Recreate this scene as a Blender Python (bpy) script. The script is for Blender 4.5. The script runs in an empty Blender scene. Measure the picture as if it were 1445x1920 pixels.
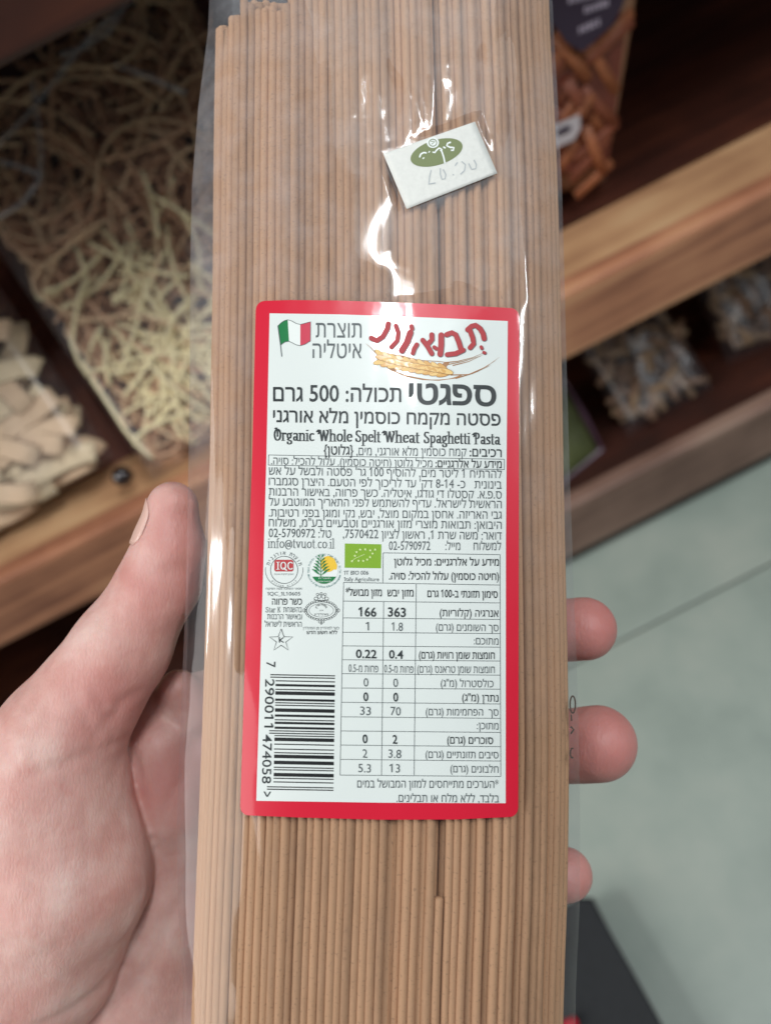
import bpy, bmesh, math, random
import numpy as np
from mathutils import Vector, Matrix, noise
from mathutils.geometry import tessellate_polygon
R = math.radians
random.seed(7); np.random.seed(7)
sc = bpy.context.scene
COL = sc.collection

# ------------------------------------------------------------------ camera
FPX = 1515.0; PW, PH = 1445.0, 1920.0
PITCH, ROLL, CH = R(50), R(27), 0.65
R0 = Vector((1, 0, 0)); U0 = Vector((0, math.sin(PITCH), math.cos(PITCH)))
CR = math.cos(ROLL) * R0 - math.sin(ROLL) * U0
CU = math.sin(ROLL) * R0 + math.cos(ROLL) * U0
CZ = CR.cross(CU)
CAMP = Vector((0, 0, CH))
CM = Matrix((CR, CU, CZ)).transposed().to_4x4(); CM.translation = CAMP
cd = bpy.data.cameras.new('camera'); cam = bpy.data.objects.new('camera', cd); COL.objects.link(cam)
cam.matrix_world = CM; sc.camera = cam
cd.sensor_fit = 'VERTICAL'; cd.sensor_height = 24.0; cd.lens = 24.0 * FPX / PH
cd.clip_start = 0.01; cd.clip_end = 50
cd.dof.use_dof = True; cd.dof.focus_distance = 0.192; cd.dof.aperture_fstop = cd.lens / 3.3

# ------------------------------------------------------------------ world and lamps
w = bpy.data.worlds.new('World'); sc.world = w; w.use_nodes = True
w.node_tree.nodes['Background'].inputs[0].default_value = (0.75, 0.85, 1.0, 1)
w.node_tree.nodes['Background'].inputs[1].default_value = 0.17
def camdir(ax, ay):      # direction in the world from angles (degrees) about the way back to the camera
    v = Vector((math.tan(R(ax)), math.tan(R(ay)), 1)).normalized()
    return (CM.to_3x3() @ v).normalized()
PC = CM @ Vector((0, 0, -0.19))
LRAD = 150
def area(name, pos, target, sx, sy, power, col, updir=None):
    L = bpy.data.lights.new(name, 'AREA'); L.shape = 'RECTANGLE'; L.size = sx; L.size_y = sy
    L.energy = power; L.color = col
    o = bpy.data.objects.new(name, L); COL.objects.link(o)
    z = (pos - target).normalized(); y = (updir or Vector((0, 1, 0))); x = y.cross(z).normalized(); y = z.cross(x)
    m = Matrix((x, y, z)).transposed().to_4x4(); m.translation = pos; o.matrix_world = m
    return o
for ax, e0, e1, wd_ in ((1.6, 19.5, 35, .055), (5.2, 19.5, 27, .05), (4.6, 33, 39, .05), (-56, -4, 9, .07), (46, 22, 36, .05)):  # first two inferred from label streaks; rest are unseen lamps added for film glints
    a = PC + camdir(ax, e0) * 1.5; b = PC + camdir(ax, e1) * 1.55
    area('glint_tube_lamp', (a + b) / 2, PC, wd_, (b - a).length, wd_ * (b - a).length * 3.1416 * LRAD, (0.95, 0.98, 1.0), (b - a).normalized())
area('fill_panel_lamp', Vector((-2.6, -0.3, 2.0)), Vector((-.1, .3, .35)), 2.6, 2.4, 140, (1.0, 0.975, 0.95))  # unseen soft light added to fill the shelf and noodle bags
area('fill_panel_lamp', Vector((1.15, 0.0, 2.3)), Vector((0.3, 0.1, 0)), 1.7, 1.5, 22, (0.90, 0.98, 1.0))  # second unseen panel, added as overhead fill
sc.view_settings.view_transform = 'Standard'; sc.view_settings.look = 'None'
sc.view_settings.exposure = -1.0; sc.view_settings.gamma = 1.0
sc.cycles.use_denoising = True
sc.cycles.transparent_max_bounces = 24; sc.cycles.max_bounces = 8
sc.cycles.caustics_reflective = False; sc.cycles.caustics_refractive = False
sc.cycles.sample_clamp_indirect = 4

# ------------------------------------------------------------------ helpers
def lin(r, g, b):
    f = lambda c: (c / 255 / 12.92) if c / 255 <= 0.04045 else ((c / 255 + 0.055) / 1.055) ** 2.4
    return (f(r), f(g), f(b), 1)
def tag(o, label=None, cat=None, group=None, kind=None):
    for k, v in (('label', label), ('category', cat), ('group', group), ('kind', kind)):
        if v: o[k] = v
    return o
def link(name, me, mat=None, parent=None):
    o = bpy.data.objects.new(name, me); COL.objects.link(o)
    if mat and not me.materials:
        for m in (mat if isinstance(mat, (list, tuple)) else [mat]): me.materials.append(m)
    if parent: o.parent = parent
    return o
def mesh(name, vs, fs, smooth=False):
    me = bpy.data.meshes.new(name); me.from_pydata([tuple(v) for v in vs], [], fs); me.update()
    if smooth: me.polygons.foreach_set('use_smooth', [True] * len(me.polygons))
    return me
def empty(name, m):
    o = bpy.data.objects.new(name, None); COL.objects.link(o); o.matrix_world = m; o.empty_display_size = 0.02
    return o
def boxmesh(name, x0, x1, y0, y1, z0, z1, bev=0.0015, cuts=0):
    bm = bmesh.new(); bmesh.ops.create_cube(bm, size=1)
    for v in bm.verts:
        v.co = Vector(((x0 + x1) / 2 + v.co.x * (x1 - x0), (y0 + y1) / 2 + v.co.y * (y1 - y0), (z0 + z1) / 2 + v.co.z * (z1 - z0)))
    if bev: bmesh.ops.bevel(bm, geom=bm.edges[:], offset=bev, segments=2, affect='EDGES', profile=0.5)
    me = bpy.data.meshes.new(name); bm.to_mesh(me); bm.free(); return me
def tube(pts, rad, n=8, caps=True, flat=None):
    """poly tube along points; rad float or list; flat=(w,t) gives a ribbon section"""
    pts = [Vector(p) for p in pts]; vs = []; fs = []
    N = len(pts); prev = None
    for i, p in enumerate(pts):
        t = (pts[min(i + 1, N - 1)] - pts[max(i - 1, 0)]).normalized()
        if prev is None:
            a = Vector((0, 0, 1)) if abs(t.z) < 0.8 else Vector((1, 0, 0))
            prev = (a - t * a.dot(t)).normalized()
        prev = (prev - t * prev.dot(t)).normalized(); b = t.cross(prev)
        r = rad[i] if isinstance(rad, (list, tuple)) else rad
        for k in range(n):
            an = 2 * math.pi * k / n
            if flat: vs.append(p + prev * math.sin(an) * flat[1] + b * math.cos(an) * flat[0])
            else: vs.append(p + (prev * math.cos(an) + b * math.sin(an)) * r)
    for i in range(N - 1):
        for k in range(n):
            a = i * n + k; b_ = i * n + (k + 1) % n
            fs.append((a, b_, b_ + n, a + n))
    if caps: fs.append(tuple(range(n - 1, -1, -1))); fs.append(tuple((N - 1) * n + k for k in range(n)))
    return vs, fs

# ------------------------------------------------------------------ materials
def newmat(name):
    m = bpy.data.materials.new(name); m.use_nodes = True; nt = m.node_tree
    return m, nt, nt.nodes['Principled BSDF']
def nd(nt, t, **kw):
    n = nt.nodes.new(t)
    for k, v in kw.items(): setattr(n, k, v)
    return n
def ramp(nt, stops):
    r = nd(nt, 'ShaderNodeValToRGB')
    while len(r.color_ramp.elements) < len(stops): r.color_ramp.elements.new(0.5)
    for e, (p, c) in zip(r.color_ramp.elements, stops): e.position = p; e.color = c
    return r
def simple(name, col, rough=0.5, spec=0.5, var=0.0, scale=200, bump=0.0, coat=0.0):
    m, nt, b = newmat(name)
    b.inputs['Roughness'].default_value = rough; b.inputs['Specular IOR Level'].default_value = spec
    b.inputs['Coat Weight'].default_value = coat; b.inputs['Coat Roughness'].default_value = 0.06
    b.inputs['Base Color'].default_value = col
    if var or bump:
        tc = nd(nt, 'ShaderNodeTexCoord'); n = nd(nt, 'ShaderNodeTexNoise'); n.inputs['Scale'].default_value = scale
        n.inputs['Detail'].default_value = 5
        nt.links.new(tc.outputs['Object'], n.inputs['Vector'])
        c = [x for x in col[:3]]
        r = ramp(nt, [(0.3, (*[x * (1 - var) for x in c], 1)), (0.7, (*[min(1, x * (1 + var)) for x in c], 1))])
        nt.links.new(n.outputs['Fac'], r.inputs[0]); nt.links.new(r.outputs[0], b.inputs['Base Color'])
        if bump:
            bp = nd(nt, 'ShaderNodeBump'); bp.inputs['Strength'].default_value = bump; bp.inputs['Distance'].default_value = 0.0005
            nt.links.new(n.outputs['Fac'], bp.inputs['Height']); nt.links.new(bp.outputs[0], b.inputs['Normal'])
    return m
def filmmat(name, rough=0.07, milk=0.05, tint=(0.97, 0.97, 0.98, 1), mscale=25, grad=False):
    m, nt, b = newmat(name); nt.nodes.remove(b); out = nt.nodes['Material Output']
    tr = nd(nt, 'ShaderNodeBsdfTransparent'); tr.inputs[0].default_value = tint
    gl = nd(nt, 'ShaderNodeBsdfGlossy'); gl.inputs['Roughness'].default_value = rough; gl.inputs[0].default_value = (1, 1, 1, 1)
    lw = nd(nt, 'ShaderNodeLayerWeight'); pw = nd(nt, 'ShaderNodeMath', operation='POWER'); pw.inputs[1].default_value = 4
    nt.links.new(lw.outputs['Facing'], pw.inputs[0]); fr = nd(nt, 'ShaderNodeMapRange'); fr.inputs[3].default_value = .035; fr.inputs[4].default_value = .5
    lw.inputs[0].default_value = .5; nt.links.new(pw.outputs[0], fr.inputs[0])
    df = nd(nt, 'ShaderNodeBsdfDiffuse'); df.inputs[0].default_value = (0.8, 0.8, 0.84, 1)
    tc = nd(nt, 'ShaderNodeTexCoord'); n = nd(nt, 'ShaderNodeTexNoise'); n.inputs['Scale'].default_value = mscale
    n.inputs['Detail'].default_value = 6; n.inputs['Roughness'].default_value = 0.65
    nt.links.new(tc.outputs['Object'], n.inputs['Vector'])
    mr = nd(nt, 'ShaderNodeMapRange'); mr.inputs[1].default_value = 0.42; mr.inputs[2].default_value = 0.68
    mr.inputs[3].default_value = milk * 0.6; mr.inputs[4].default_value = milk * 1.4
    nt.links.new(n.outputs['Fac'], mr.inputs[0])
    m1 = nd(nt, 'ShaderNodeMixShader'); m2 = nd(nt, 'ShaderNodeMixShader')
    fac = mr.outputs[0]
    if grad:      # the film clings and clouds more at the upper end of the packet
        sp = nd(nt, 'ShaderNodeSeparateXYZ'); nt.links.new(tc.outputs['Object'], sp.inputs[0])
        g2 = nd(nt, 'ShaderNodeMapRange'); g2.inputs[1].default_value = -.06; g2.inputs[2].default_value = .07; g2.inputs[3].default_value = .12; g2.inputs[4].default_value = 1.5
        nt.links.new(sp.outputs['Y'], g2.inputs[0]); mm = nd(nt, 'ShaderNodeMath', operation='MULTIPLY')
        nt.links.new(mr.outputs[0], mm.inputs[0]); nt.links.new(g2.outputs[0], mm.inputs[1]); fac = mm.outputs[0]
    nt.links.new(fac, m1.inputs[0]); nt.links.new(tr.outputs[0], m1.inputs[1]); nt.links.new(df.outputs[0], m1.inputs[2])
    nt.links.new(fr.outputs[0], m2.inputs[0]); nt.links.new(m1.outputs[0], m2.inputs[1]); nt.links.new(gl.outputs[0], m2.inputs[2])
    nt.links.new(m2.outputs[0], out.inputs[0])
    return m
def woodmat(name, dark, mid, light, sx=3.0, sy=60.0, rough=0.5):
    m, nt, b = newmat(name); b.inputs['Roughness'].default_value = rough
    tc = nd(nt, 'ShaderNodeTexCoord'); mp = nd(nt, 'ShaderNodeMapping'); mp.inputs['Scale'].default_value = (sx, sy, sy)
    nt.links.new(tc.outputs['Object'], mp.inputs[0])
    n = nd(nt, 'ShaderNodeTexNoise'); n.inputs['Scale'].default_value = 1.0; n.inputs['Detail'].default_value = 8; n.inputs['Distortion'].default_value = 1.2
    nt.links.new(mp.outputs[0], n.inputs[0])
    n2 = nd(nt, 'ShaderNodeTexNoise'); n2.inputs['Scale'].default_value = 14; n2.inputs['Detail'].default_value = 3
    nt.links.new(tc.outputs['Object'], n2.inputs[0])
    mx = nd(nt, 'ShaderNodeMath', operation='MULTIPLY_ADD'); mx.inputs[1].default_value = 0.6
    ml = nd(nt, 'ShaderNodeMath', operation='MULTIPLY'); ml.inputs[1].default_value = 0.4
    nt.links.new(n2.outputs['Fac'], ml.inputs[0]); nt.links.new(n.outputs['Fac'], mx.inputs[0]); nt.links.new(ml.outputs[0], mx.inputs[2])
    r = ramp(nt, [(0.36, dark), (0.5, mid), (0.62, light)])
    nt.links.new(mx.outputs[0], r.inputs[0]); nt.links.new(r.outputs[0], b.inputs['Base Color'])
    bp = nd(nt, 'ShaderNodeBump'); bp.inputs['Strength'].default_value = 0.3; bp.inputs['Distance'].default_value = 0.001
    nt.links.new(n.outputs['Fac'], bp.inputs['Height']); nt.links.new(bp.outputs[0], b.inputs['Normal'])
    return m

# ================================================================== SETTING
Y0 = 0.384                                   # front plane of the shelf
def ray(px, py):
    return (CM.to_3x3() @ Vector(((px - PW / 2) / FPX, (PH / 2 - py) / FPX, -1))).normalized()
def hit(px, py, p, n):
    d = ray(px, py); n = Vector(n); return CAMP + d * ((Vector(p) - CAMP).dot(n) / d.dot(n))

M_floor, nt, b = newmat('floor_tile_glaze')
b.inputs['Roughness'].default_value = 0.35
tc = nd(nt, 'ShaderNodeTexCoord'); n = nd(nt, 'ShaderNodeTexNoise'); n.inputs['Scale'].default_value = 9; n.inputs['Detail'].default_value = 7
n.inputs['Roughness'].default_value = 0.6
nt.links.new(tc.outputs['Object'], n.inputs[0])
r = ramp(nt, [(0.3, lin(138, 150, 141)), (0.5, lin(155, 166, 156)), (0.72, lin(170, 177, 166))])
nt.links.new(n.outputs['Fac'], r.inputs[0]); nt.links.new(r.outputs[0], b.inputs['Base Color'])
M_grout = simple('dark_grout', lin(95, 98, 90), 0.9)
ground = link('floor', mesh('floor', [(-3, -3, -0.004), (3, -3, -0.004), (3, 3, -0.004), (-3, 3, -0.004)], [(0, 1, 2, 3)]), M_grout)
tag(ground, kind='structure')
GY = hit(1260, 1150, (0, 0, 0), (0, 0, 1)).y
TS = 0.9; tme = boxmesh('tile', -TS / 2 + .0012, TS / 2 - .0012, -TS / 2 + .0012, TS / 2 - .0012, -0.006, 0, 0.0008)
for i in range(-1, 3):
    for j in range(-2, 2):
        o = link('tile', tme, M_floor, ground); o.location = (0.2 + (i - 1) * TS, GY + TS / 2 + j * TS, 0)
wallm = simple('dark_paint', lin(38, 30, 28), 0.8, var=0.2, scale=8)
wl = link('wall', boxmesh('wall', -3, 3, 1.02, 1.1, 0, 2.6, 0), wallm); tag(wl, kind='structure')

WOODF = woodmat('orange_pine', lin(132, 82, 60), lin(180, 122, 90), lin(200, 146, 108))
WOODT = woodmat('pale_pine', lin(160, 116, 84), lin(194, 150, 110), lin(208, 170, 128), 3, 45)
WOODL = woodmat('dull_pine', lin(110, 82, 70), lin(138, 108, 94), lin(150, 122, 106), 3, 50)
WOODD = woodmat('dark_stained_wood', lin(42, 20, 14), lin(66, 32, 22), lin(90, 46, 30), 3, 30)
BLACKP = simple('black_plinth_paint', lin(22, 20, 20), 0.6, var=.2, scale=30)
shelf = empty('wooden_shelf', Matrix.Translation((0, 0.55, 0)))
tag(shelf, 'low wooden display shelf with orange pine front boards, holding pasta bags', 'shelf')
def board(name, x0, x1, y0, y1, z0, z1, mat, bev=0.002):
    return link(name, boxmesh(name, x0, x1, y0 - .55, y1 - .55, z0, z1, bev), mat, shelf)
XA, XB = -1.3, 1.3
board('front_board', XA, XB, Y0, Y0 + .016, .249, .303, WOODF, .003)
board('shelf_board', XA, XB, Y0 + .0165, .98, .272, .296, WOODT)
board('shelf_shade_sheet', XA, XB, Y0 + .068, .975, .2962, .2986, WOODD, 0)  # dark sheet standing in for the shade over the rear of the shelf
board('front_board', XA, XB, Y0, Y0 + .016, .018, .088, WOODL, .003)
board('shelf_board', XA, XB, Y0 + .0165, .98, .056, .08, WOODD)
board('plinth', XA, XB, Y0 + .006, .98, 0.0005, .0175, BLACKP, .001)
board('front_board', XA, XB, Y0, Y0 + .016, .548, .61, WOODD, .003)
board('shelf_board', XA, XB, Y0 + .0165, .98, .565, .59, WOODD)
board('back_panel', XA, XB, .981, 1.0, .0, .9, WOODD)
board('side_panel', XA - .03, XA, Y0, .98, 0, .9, WOODD)
board('side_panel', XB, XB + .03, Y0, .98, 0, .9, WOODD)

# ================================================================== BAGS ON THE SHELF
BP = Vector((0, Y0 + .022, .300)); BN = Vector((0, -1, 1)).normalized()      # leaning display plane
BV = Vector((0, 1, 1)).normalized()
def bagframe(u0, lean=45, yb=Y0 + .024, zb=.2995):
    v = Vector((0, math.sin(R(lean)), math.cos(R(lean)))); x = Vector((1, 0, 0)); nn = x.cross(v)
    m = Matrix((x, v, nn)).transposed().to_4x4(); m.translation = Vector((u0, yb, zb)); return m
def uv_of(px, py):
    q = hit(px, py, BP, BN); return q.x, (q - BP).dot(BV)
for q in ((290, 910), (0, 480), (0, 100), (400, 900), (400, 100)): print('UV', q, [round(t, 3) for t in uv_of(*q)])
M_bagfilm = filmmat('crinkled_clear_film', 0.3, 0.03, mscale=30)
def crinkle(name, w_, h_, thick, n=(60, 80), amp=.004, seed=0, sc_=14, edge=.012, low=.35):
    vs = []; fs = []; nx, ny = n
    for side in (1, -1):
        base = len(vs)
        for j in range(ny + 1):
            for i in range(nx + 1):
                x = w_ * (i / nx - .5); y = h_ * j / ny
                ex = min(1, min(i, nx - i) / nx * w_ / edge); ey = min(1, min(j, ny - j) / ny * h_ / edge)
                e = math.sqrt(max(0, ex * (2 - ex))) * math.sqrt(max(0, ey * (2 - ey)))
                q = Vector((x * sc_ + seed, y * sc_ * low + seed, side * 3.1))
                rr = 1 - abs(noise.noise(q)) * 2.2 + .5 * (1 - abs(noise.noise(q * 2.7)) * 2)
                vs.append((x, y, side * (thick * e) + amp * rr * e + .0002 * side))
        for j in range(ny):
            for i in range(nx):
                a = base + j * (nx + 1) + i; q = (a, a + 1, a + nx + 2, a + nx + 1)
                fs.append(q if side > 0 else q[::-1])
    return mesh(name, vs, fs, True)

# backing board the noodle bags lean on
M_tray = woodmat('red_brown_tray_wood', lin(70, 36, 26), lin(96, 52, 38), lin(112, 66, 46), 3, 30)
def lean_board():
    m = bagframe(0); m.translation += m.to_3x3() @ Vector((0, 0, -.030))
    o = link('backing_board', boxmesh('backing_board', XA, .15, .012, .36, -.008, 0, .001), M_tray)
    o.matrix_world = m; o.parent = shelf; o.matrix_parent_inverse = Matrix.Translation((0, -0.55, 0)); return o
lean_board()

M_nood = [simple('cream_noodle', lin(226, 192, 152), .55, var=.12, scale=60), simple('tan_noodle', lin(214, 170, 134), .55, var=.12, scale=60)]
def noodle_path(w_, h_, z0, z1, L, step=.006, turn=.5, margin=.008):
    x = random.uniform(-w_ / 2 + margin, w_ / 2 - margin); y = random.uniform(margin, h_ - margin)
    a = random.uniform(0, 6.28); k = random.uniform(-turn, turn); z = random.uniform(z0, z1); pts = []
    ph = random.uniform(0, 6); n = int(L / step)
    for i in range(n):
        pts.append((x, y, z + .002 * math.sin(i * .5 + ph)))
        k += random.uniform(-.09, .09) * turn; k = max(-turn, min(turn, k)); a += k
        nx, ny = x + step * math.cos(a), y + step * math.sin(a)
        if abs(nx) > w_ / 2 - margin or ny < margin or ny > h_ - margin:
            a += .9 if k > 0 else -.9; nx, ny = x + step * math.cos(a), y + step * math.sin(a)
            nx = max(-w_ / 2 + margin * .6, min(w_ / 2 - margin * .6, nx)); ny = max(margin * .6, min(h_ - margin * .6, ny))
        x, y = nx, ny
    return pts
def smoothpts(p):
    for _ in range(2):
        p = [p[0]] + [tuple((p[i - 1][k] + 2 * p[i][k] + p[i + 1][k]) / 4 for k in range(3)) for i in range(1, len(p) - 1)] + [p[-1]]
    return p
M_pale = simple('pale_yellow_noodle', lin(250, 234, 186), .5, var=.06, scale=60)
# bag of thin curly noodles
uL = uv_of(290, 910)[0]
NW, NH = .20, .27
nb = empty('noodle_bag', bagframe(uL + .001) @ Matrix.Rotation(R(6), 4, 'Z') @ Matrix.Translation((NW / 2, 0, 0)))
tag(nb, 'clear bag of thin curly cream noodles behind the thumb, leaning on the shelf', 'pasta bag')
NV = [mesh('noodle', *tube(smoothpts(noodle_path(NW, NH, -.014, .012, random.uniform(.09, .22), turn=random.choice((.07, .15, .3)))), .00122, 7), True) for _ in range(170)]
for i in range(290):
    me = NV[i % 170]
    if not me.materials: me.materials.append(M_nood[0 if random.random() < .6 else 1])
    o = link('noodle', me, None, nb)
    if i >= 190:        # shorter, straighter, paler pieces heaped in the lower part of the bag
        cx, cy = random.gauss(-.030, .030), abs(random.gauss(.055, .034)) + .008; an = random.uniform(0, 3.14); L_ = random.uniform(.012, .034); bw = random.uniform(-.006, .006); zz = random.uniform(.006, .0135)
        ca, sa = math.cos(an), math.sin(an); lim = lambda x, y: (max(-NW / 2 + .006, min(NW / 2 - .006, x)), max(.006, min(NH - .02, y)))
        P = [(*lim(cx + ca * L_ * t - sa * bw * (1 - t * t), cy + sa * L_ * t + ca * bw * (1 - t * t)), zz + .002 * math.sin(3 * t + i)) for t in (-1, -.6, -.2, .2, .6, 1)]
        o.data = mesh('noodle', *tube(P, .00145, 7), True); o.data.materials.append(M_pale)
    elif i >= 170: o.matrix_local = Matrix.Translation((0, NH, -.003)) @ Matrix.Rotation(math.pi, 4, 'Z')
VV = []; FF = []
for i in range(150):
    vs, fs = tube(smoothpts(noodle_path(NW, NH, -.018, -.004, random.uniform(.1, .2), turn=.2)), .00145, 5); o_ = len(VV)
    VV += vs; FF += [tuple(o_ + j for j in f) for f in fs]
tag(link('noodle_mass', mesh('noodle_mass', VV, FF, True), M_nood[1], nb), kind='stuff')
link('bag_film', crinkle('bag_film', NW, NH + .05, .017, amp=.0025, seed=3, sc_=12), M_bagfilm, nb)
M_crease = filmmat('creased_film_fold', .25, .26, mscale=60)
for P in ([(-20, 285), (60, 225), (105, 160), (125, 95), (190, 50), (250, -5)], [(112, 105), (165, 85), (215, 70), (235, 30), (250, -40)], [(60, 150), (62, 240), (92, 290), (90, 345), (50, 395), (-10, 412)], [(-10, 300), (40, 300), (80, 330)], [(215, 120), (290, 140), (350, 175)]):
    L_ = [nb.matrix_world.inverted() @ hit(x, y, BP + BN * .021, BN) for x, y in P]
    link('film_crease', mesh('film_crease', *tube(smoothpts([tuple(p) for p in L_]), .0011, 8, flat=(.0016, .0006)), True), M_crease, nb)
# bag of wide ribbons to its left
TW, TH = .24, .16
tb = empty('ribbon_pasta_bag', bagframe(uL - .012) @ Matrix.Rotation(R(6), 4, 'Z') @ Matrix.Translation((-TW / 2, .026, 0)))
tag(tb, 'clear bag of wide flat ribbon pasta at the left edge, beside the curly noodles', 'pasta bag')
M_rib = [simple('beige_ribbon', lin(226, 194, 158), .6, var=.1, scale=60), simple('pale_ribbon', lin(232, 210, 172), .6, var=.1, scale=60)]
for i in range(110):
    x = random.uniform(-TW / 2 + .02, TW / 2 - .02); y = random.uniform(.008, TH - .02); L = random.uniform(.04, .10)
    a = random.gauss(.12, .32); k = random.uniform(-.12, .12); z = random.uniform(-.012, .013); pts = []; zt = random.uniform(-.05, .05)
    x -= math.cos(a) * L / 2
    for j in range(9):
        pts.append((max(-TW / 2 + .006, min(TW / 2 - .006, x)), max(.006, min(TH - .006, y)), z + .0025 * math.sin(j * .7 + i))); x += math.cos(a) * L / 8; y += math.sin(a) * L / 8; a += k
    vs, fs = tube(smoothpts(pts), .003, 8, flat=(.0072, .0003))
    link('ribbon', mesh('ribbon', vs, fs, True), random.choice(M_rib), tb)
link('bag_film', crinkle('bag_film', TW, TH + .04, .017, amp=.0025, seed=9, sc_=12), M_bagfilm, tb)
# dark round screw head beside the bag
q = hit(226, 893, BP + BN * .012, BN)
bm = bmesh.new(); bmesh.ops.create_uvsphere(bm, u_segments=24, v_segments=14, radius=.0065)
for v in bm.verts:
    if v.co.z < 0: v.co.z *= .3
me = bpy.data.meshes.new('knob'); bm.to_mesh(me); bm.free(); me.polygons.foreach_set('use_smooth', [True] * len(me.polygons))
kn = empty('shelf_knob', Matrix.Translation(q - BN * .004) @ bagframe(0).to_3x3().to_4x4())
tag(kn, 'small glossy dark round knob between the ribbon bag and the pine board', 'knob')
M_knob = simple('glossy_dark_metal', lin(34, 22, 24), .12, 1.0)
link('knob_head', me, M_knob, kn)
link('knob_stem', mesh('knob_stem', *tube([(0, 0, -.018), (0, 0, -.001)], .0032, 12)), M_knob, kn)

# printed penne pack on the right
pm = bagframe(0, 2, .475, .300)
pp0 = Vector(pm.translation); pnn = pm.to_3x3() @ Vector((0, 0, 1))
def puv(px, py):
    q = pm.inverted() @ hit(px, py, pp0 + pnn * .018, pnn); return (q.x, q.y)
a = puv(1132, 385); b_ = puv(1195, 0); print('penne', a, b_, puv(1045, 240), puv(1050, 415))
PWD = .13
PKM = Matrix.Translation((a[0] + .009, 0, 0)) @ Matrix.Rotation(R(-15), 4, 'Z') @ Matrix.Translation((-PWD / 2, 0, 0))
pk_ = empty('penne_pack', pm @ PKM)
tag(pk_, 'printed pack of orange penne with a dark purple label, standing on the shelf', 'pasta pack')
M_pback = simple('orange_brown_print', lin(112, 54, 40), .35, var=.25, scale=90)
M_ppaper = simple('tan_pack_paper', lin(168, 126, 98), .35, var=.1, scale=30)
PHT = .24
def pillow(name, w_, h_, th, n=(24, 40), z=0):
    vs = []; fs = []
    for side in (1, -1):
        base = len(vs)
        for j in range(n[1] + 1):
            for i in range(n[0] + 1):
                s = 2 * i / n[0] - 1; t = 2 * j / n[1] - 1
                wv = w_ * (.94 + .06 * t)
                e = (1 - abs(s) ** 4) ** .5 * (1 - abs(t) ** 6) ** .5
                vs.append((s * wv / 2, h_ * j / n[1], side * th * e + .001 * noise.noise(Vector((s * 3, t * 5, side))) * e))
        for j in range(n[1]):
            for i in range(n[0]):
                a = base + j * (n[0] + 1) + i; q = (a, a + 1, a + n[0] + 2, a + n[0] + 1); fs.append(q if side > 0 else q[::-1])
    return mesh(name, vs, fs, True)
link('pack_body', pillow('pack_body', PWD * 1.18, PHT, .017), M_ppaper, pk_)
link('picture_panel', mesh('picture_panel', [(PWD / 2 * x * .86, y, .0185) for x, y in ((-1, .03), (1, .02), (1, .10), (.7, .135), (-1, .15))], [(0, 1, 2, 3, 4)]), M_pback, pk_)
M_pen = [simple('orange_penne', lin(160, 96, 62), .5, var=.15, scale=80), simple('brown_penne', lin(132, 72, 50), .5, var=.15, scale=80)]
for i in range(80):
    x = random.uniform(-.42, .42) * PWD; y = random.uniform(.012, .135); an = random.choice((1, 1, -1)) * random.uniform(.5, 1.1); L = random.uniform(.03, .042)
    x = max(-.45 * PWD + L / 3, min(.43 * PWD - L / 3, x)); cx, sx = math.cos(an) * L / 2, math.sin(an) * L / 2; z = .021 + random.uniform(0, .004)
    vs, fs = tube([(x - cx, y - sx, z - .004), (x, y, z - .003), (x + cx, y + sx, z - .004)], .0033, 10, flat=(.0036, .0016))
    link('penne_piece', mesh('penne_piece', vs, fs, True), random.choice(M_pen), pk_)
M_purp = simple('dark_purple_print', lin(58, 42, 62), .35)
M_lil = simple('lilac_lettering', lin(186, 172, 190), .5)
def onpack(px, py, dz):
    q = (pm @ PKM).inverted() @ hit(px, py, pp0 + pnn * dz, pnn); return Vector((q.x, q.y, dz))
lab = link('purple_label', mesh('purple_label', [onpack(x, y, .0262) for x, y in ((1020, -90), (1190, -60), (1166, 12), (1146, 48), (1092, 98), (1062, 80), (1040, 50), (1005, 30))], [tuple(range(7, -1, -1))]), M_purp, pk_)
for (x0, y0, x1, y1, n_) in ((1064, 8, 1150, -14, 9), (1094, 26, 1142, 10, 6), (1084, 64, 1126, 46, 5)):
    d = Vector((x1 - x0, y1 - y0)); vs = []; fs = []
    for k in range(n_):
        t0 = (k + .08) / n_; t1 = (k + random.uniform(.66, .9)) / n_
        for tt, dy in ((t0, 0), (t1, 0), (t1, -13), (t0, -13 + random.choice((0, 3)))):
            vs.append(onpack(x0 + d.x * tt, y0 + d.y * tt + dy, .0268))
        fs.append((4 * k, 4 * k + 1, 4 * k + 2, 4 * k + 3))
    link('label_lettering', mesh('label_lettering', vs, fs), M_lil, lab)
tagm = link('white_tag', mesh('white_tag', [onpack(x, y, .0264) for x, y in ((1030, 238), (1086, 214), (1088, 240), (1076, 262), (1030, 282))], [(4, 3, 2, 1, 0)]), simple('white_tag_print', lin(200, 192, 196), .4), pk_)
link('tag_mark', mesh('tag_mark', [onpack(1056 + 15 * math.cos(t) , 245 - 7 * math.sin(t) - 6 * math.cos(t), .0269) for t in np.linspace(0, 6.28, 21)[:-1]], [tuple(range(20))]), M_purp, tagm)

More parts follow.
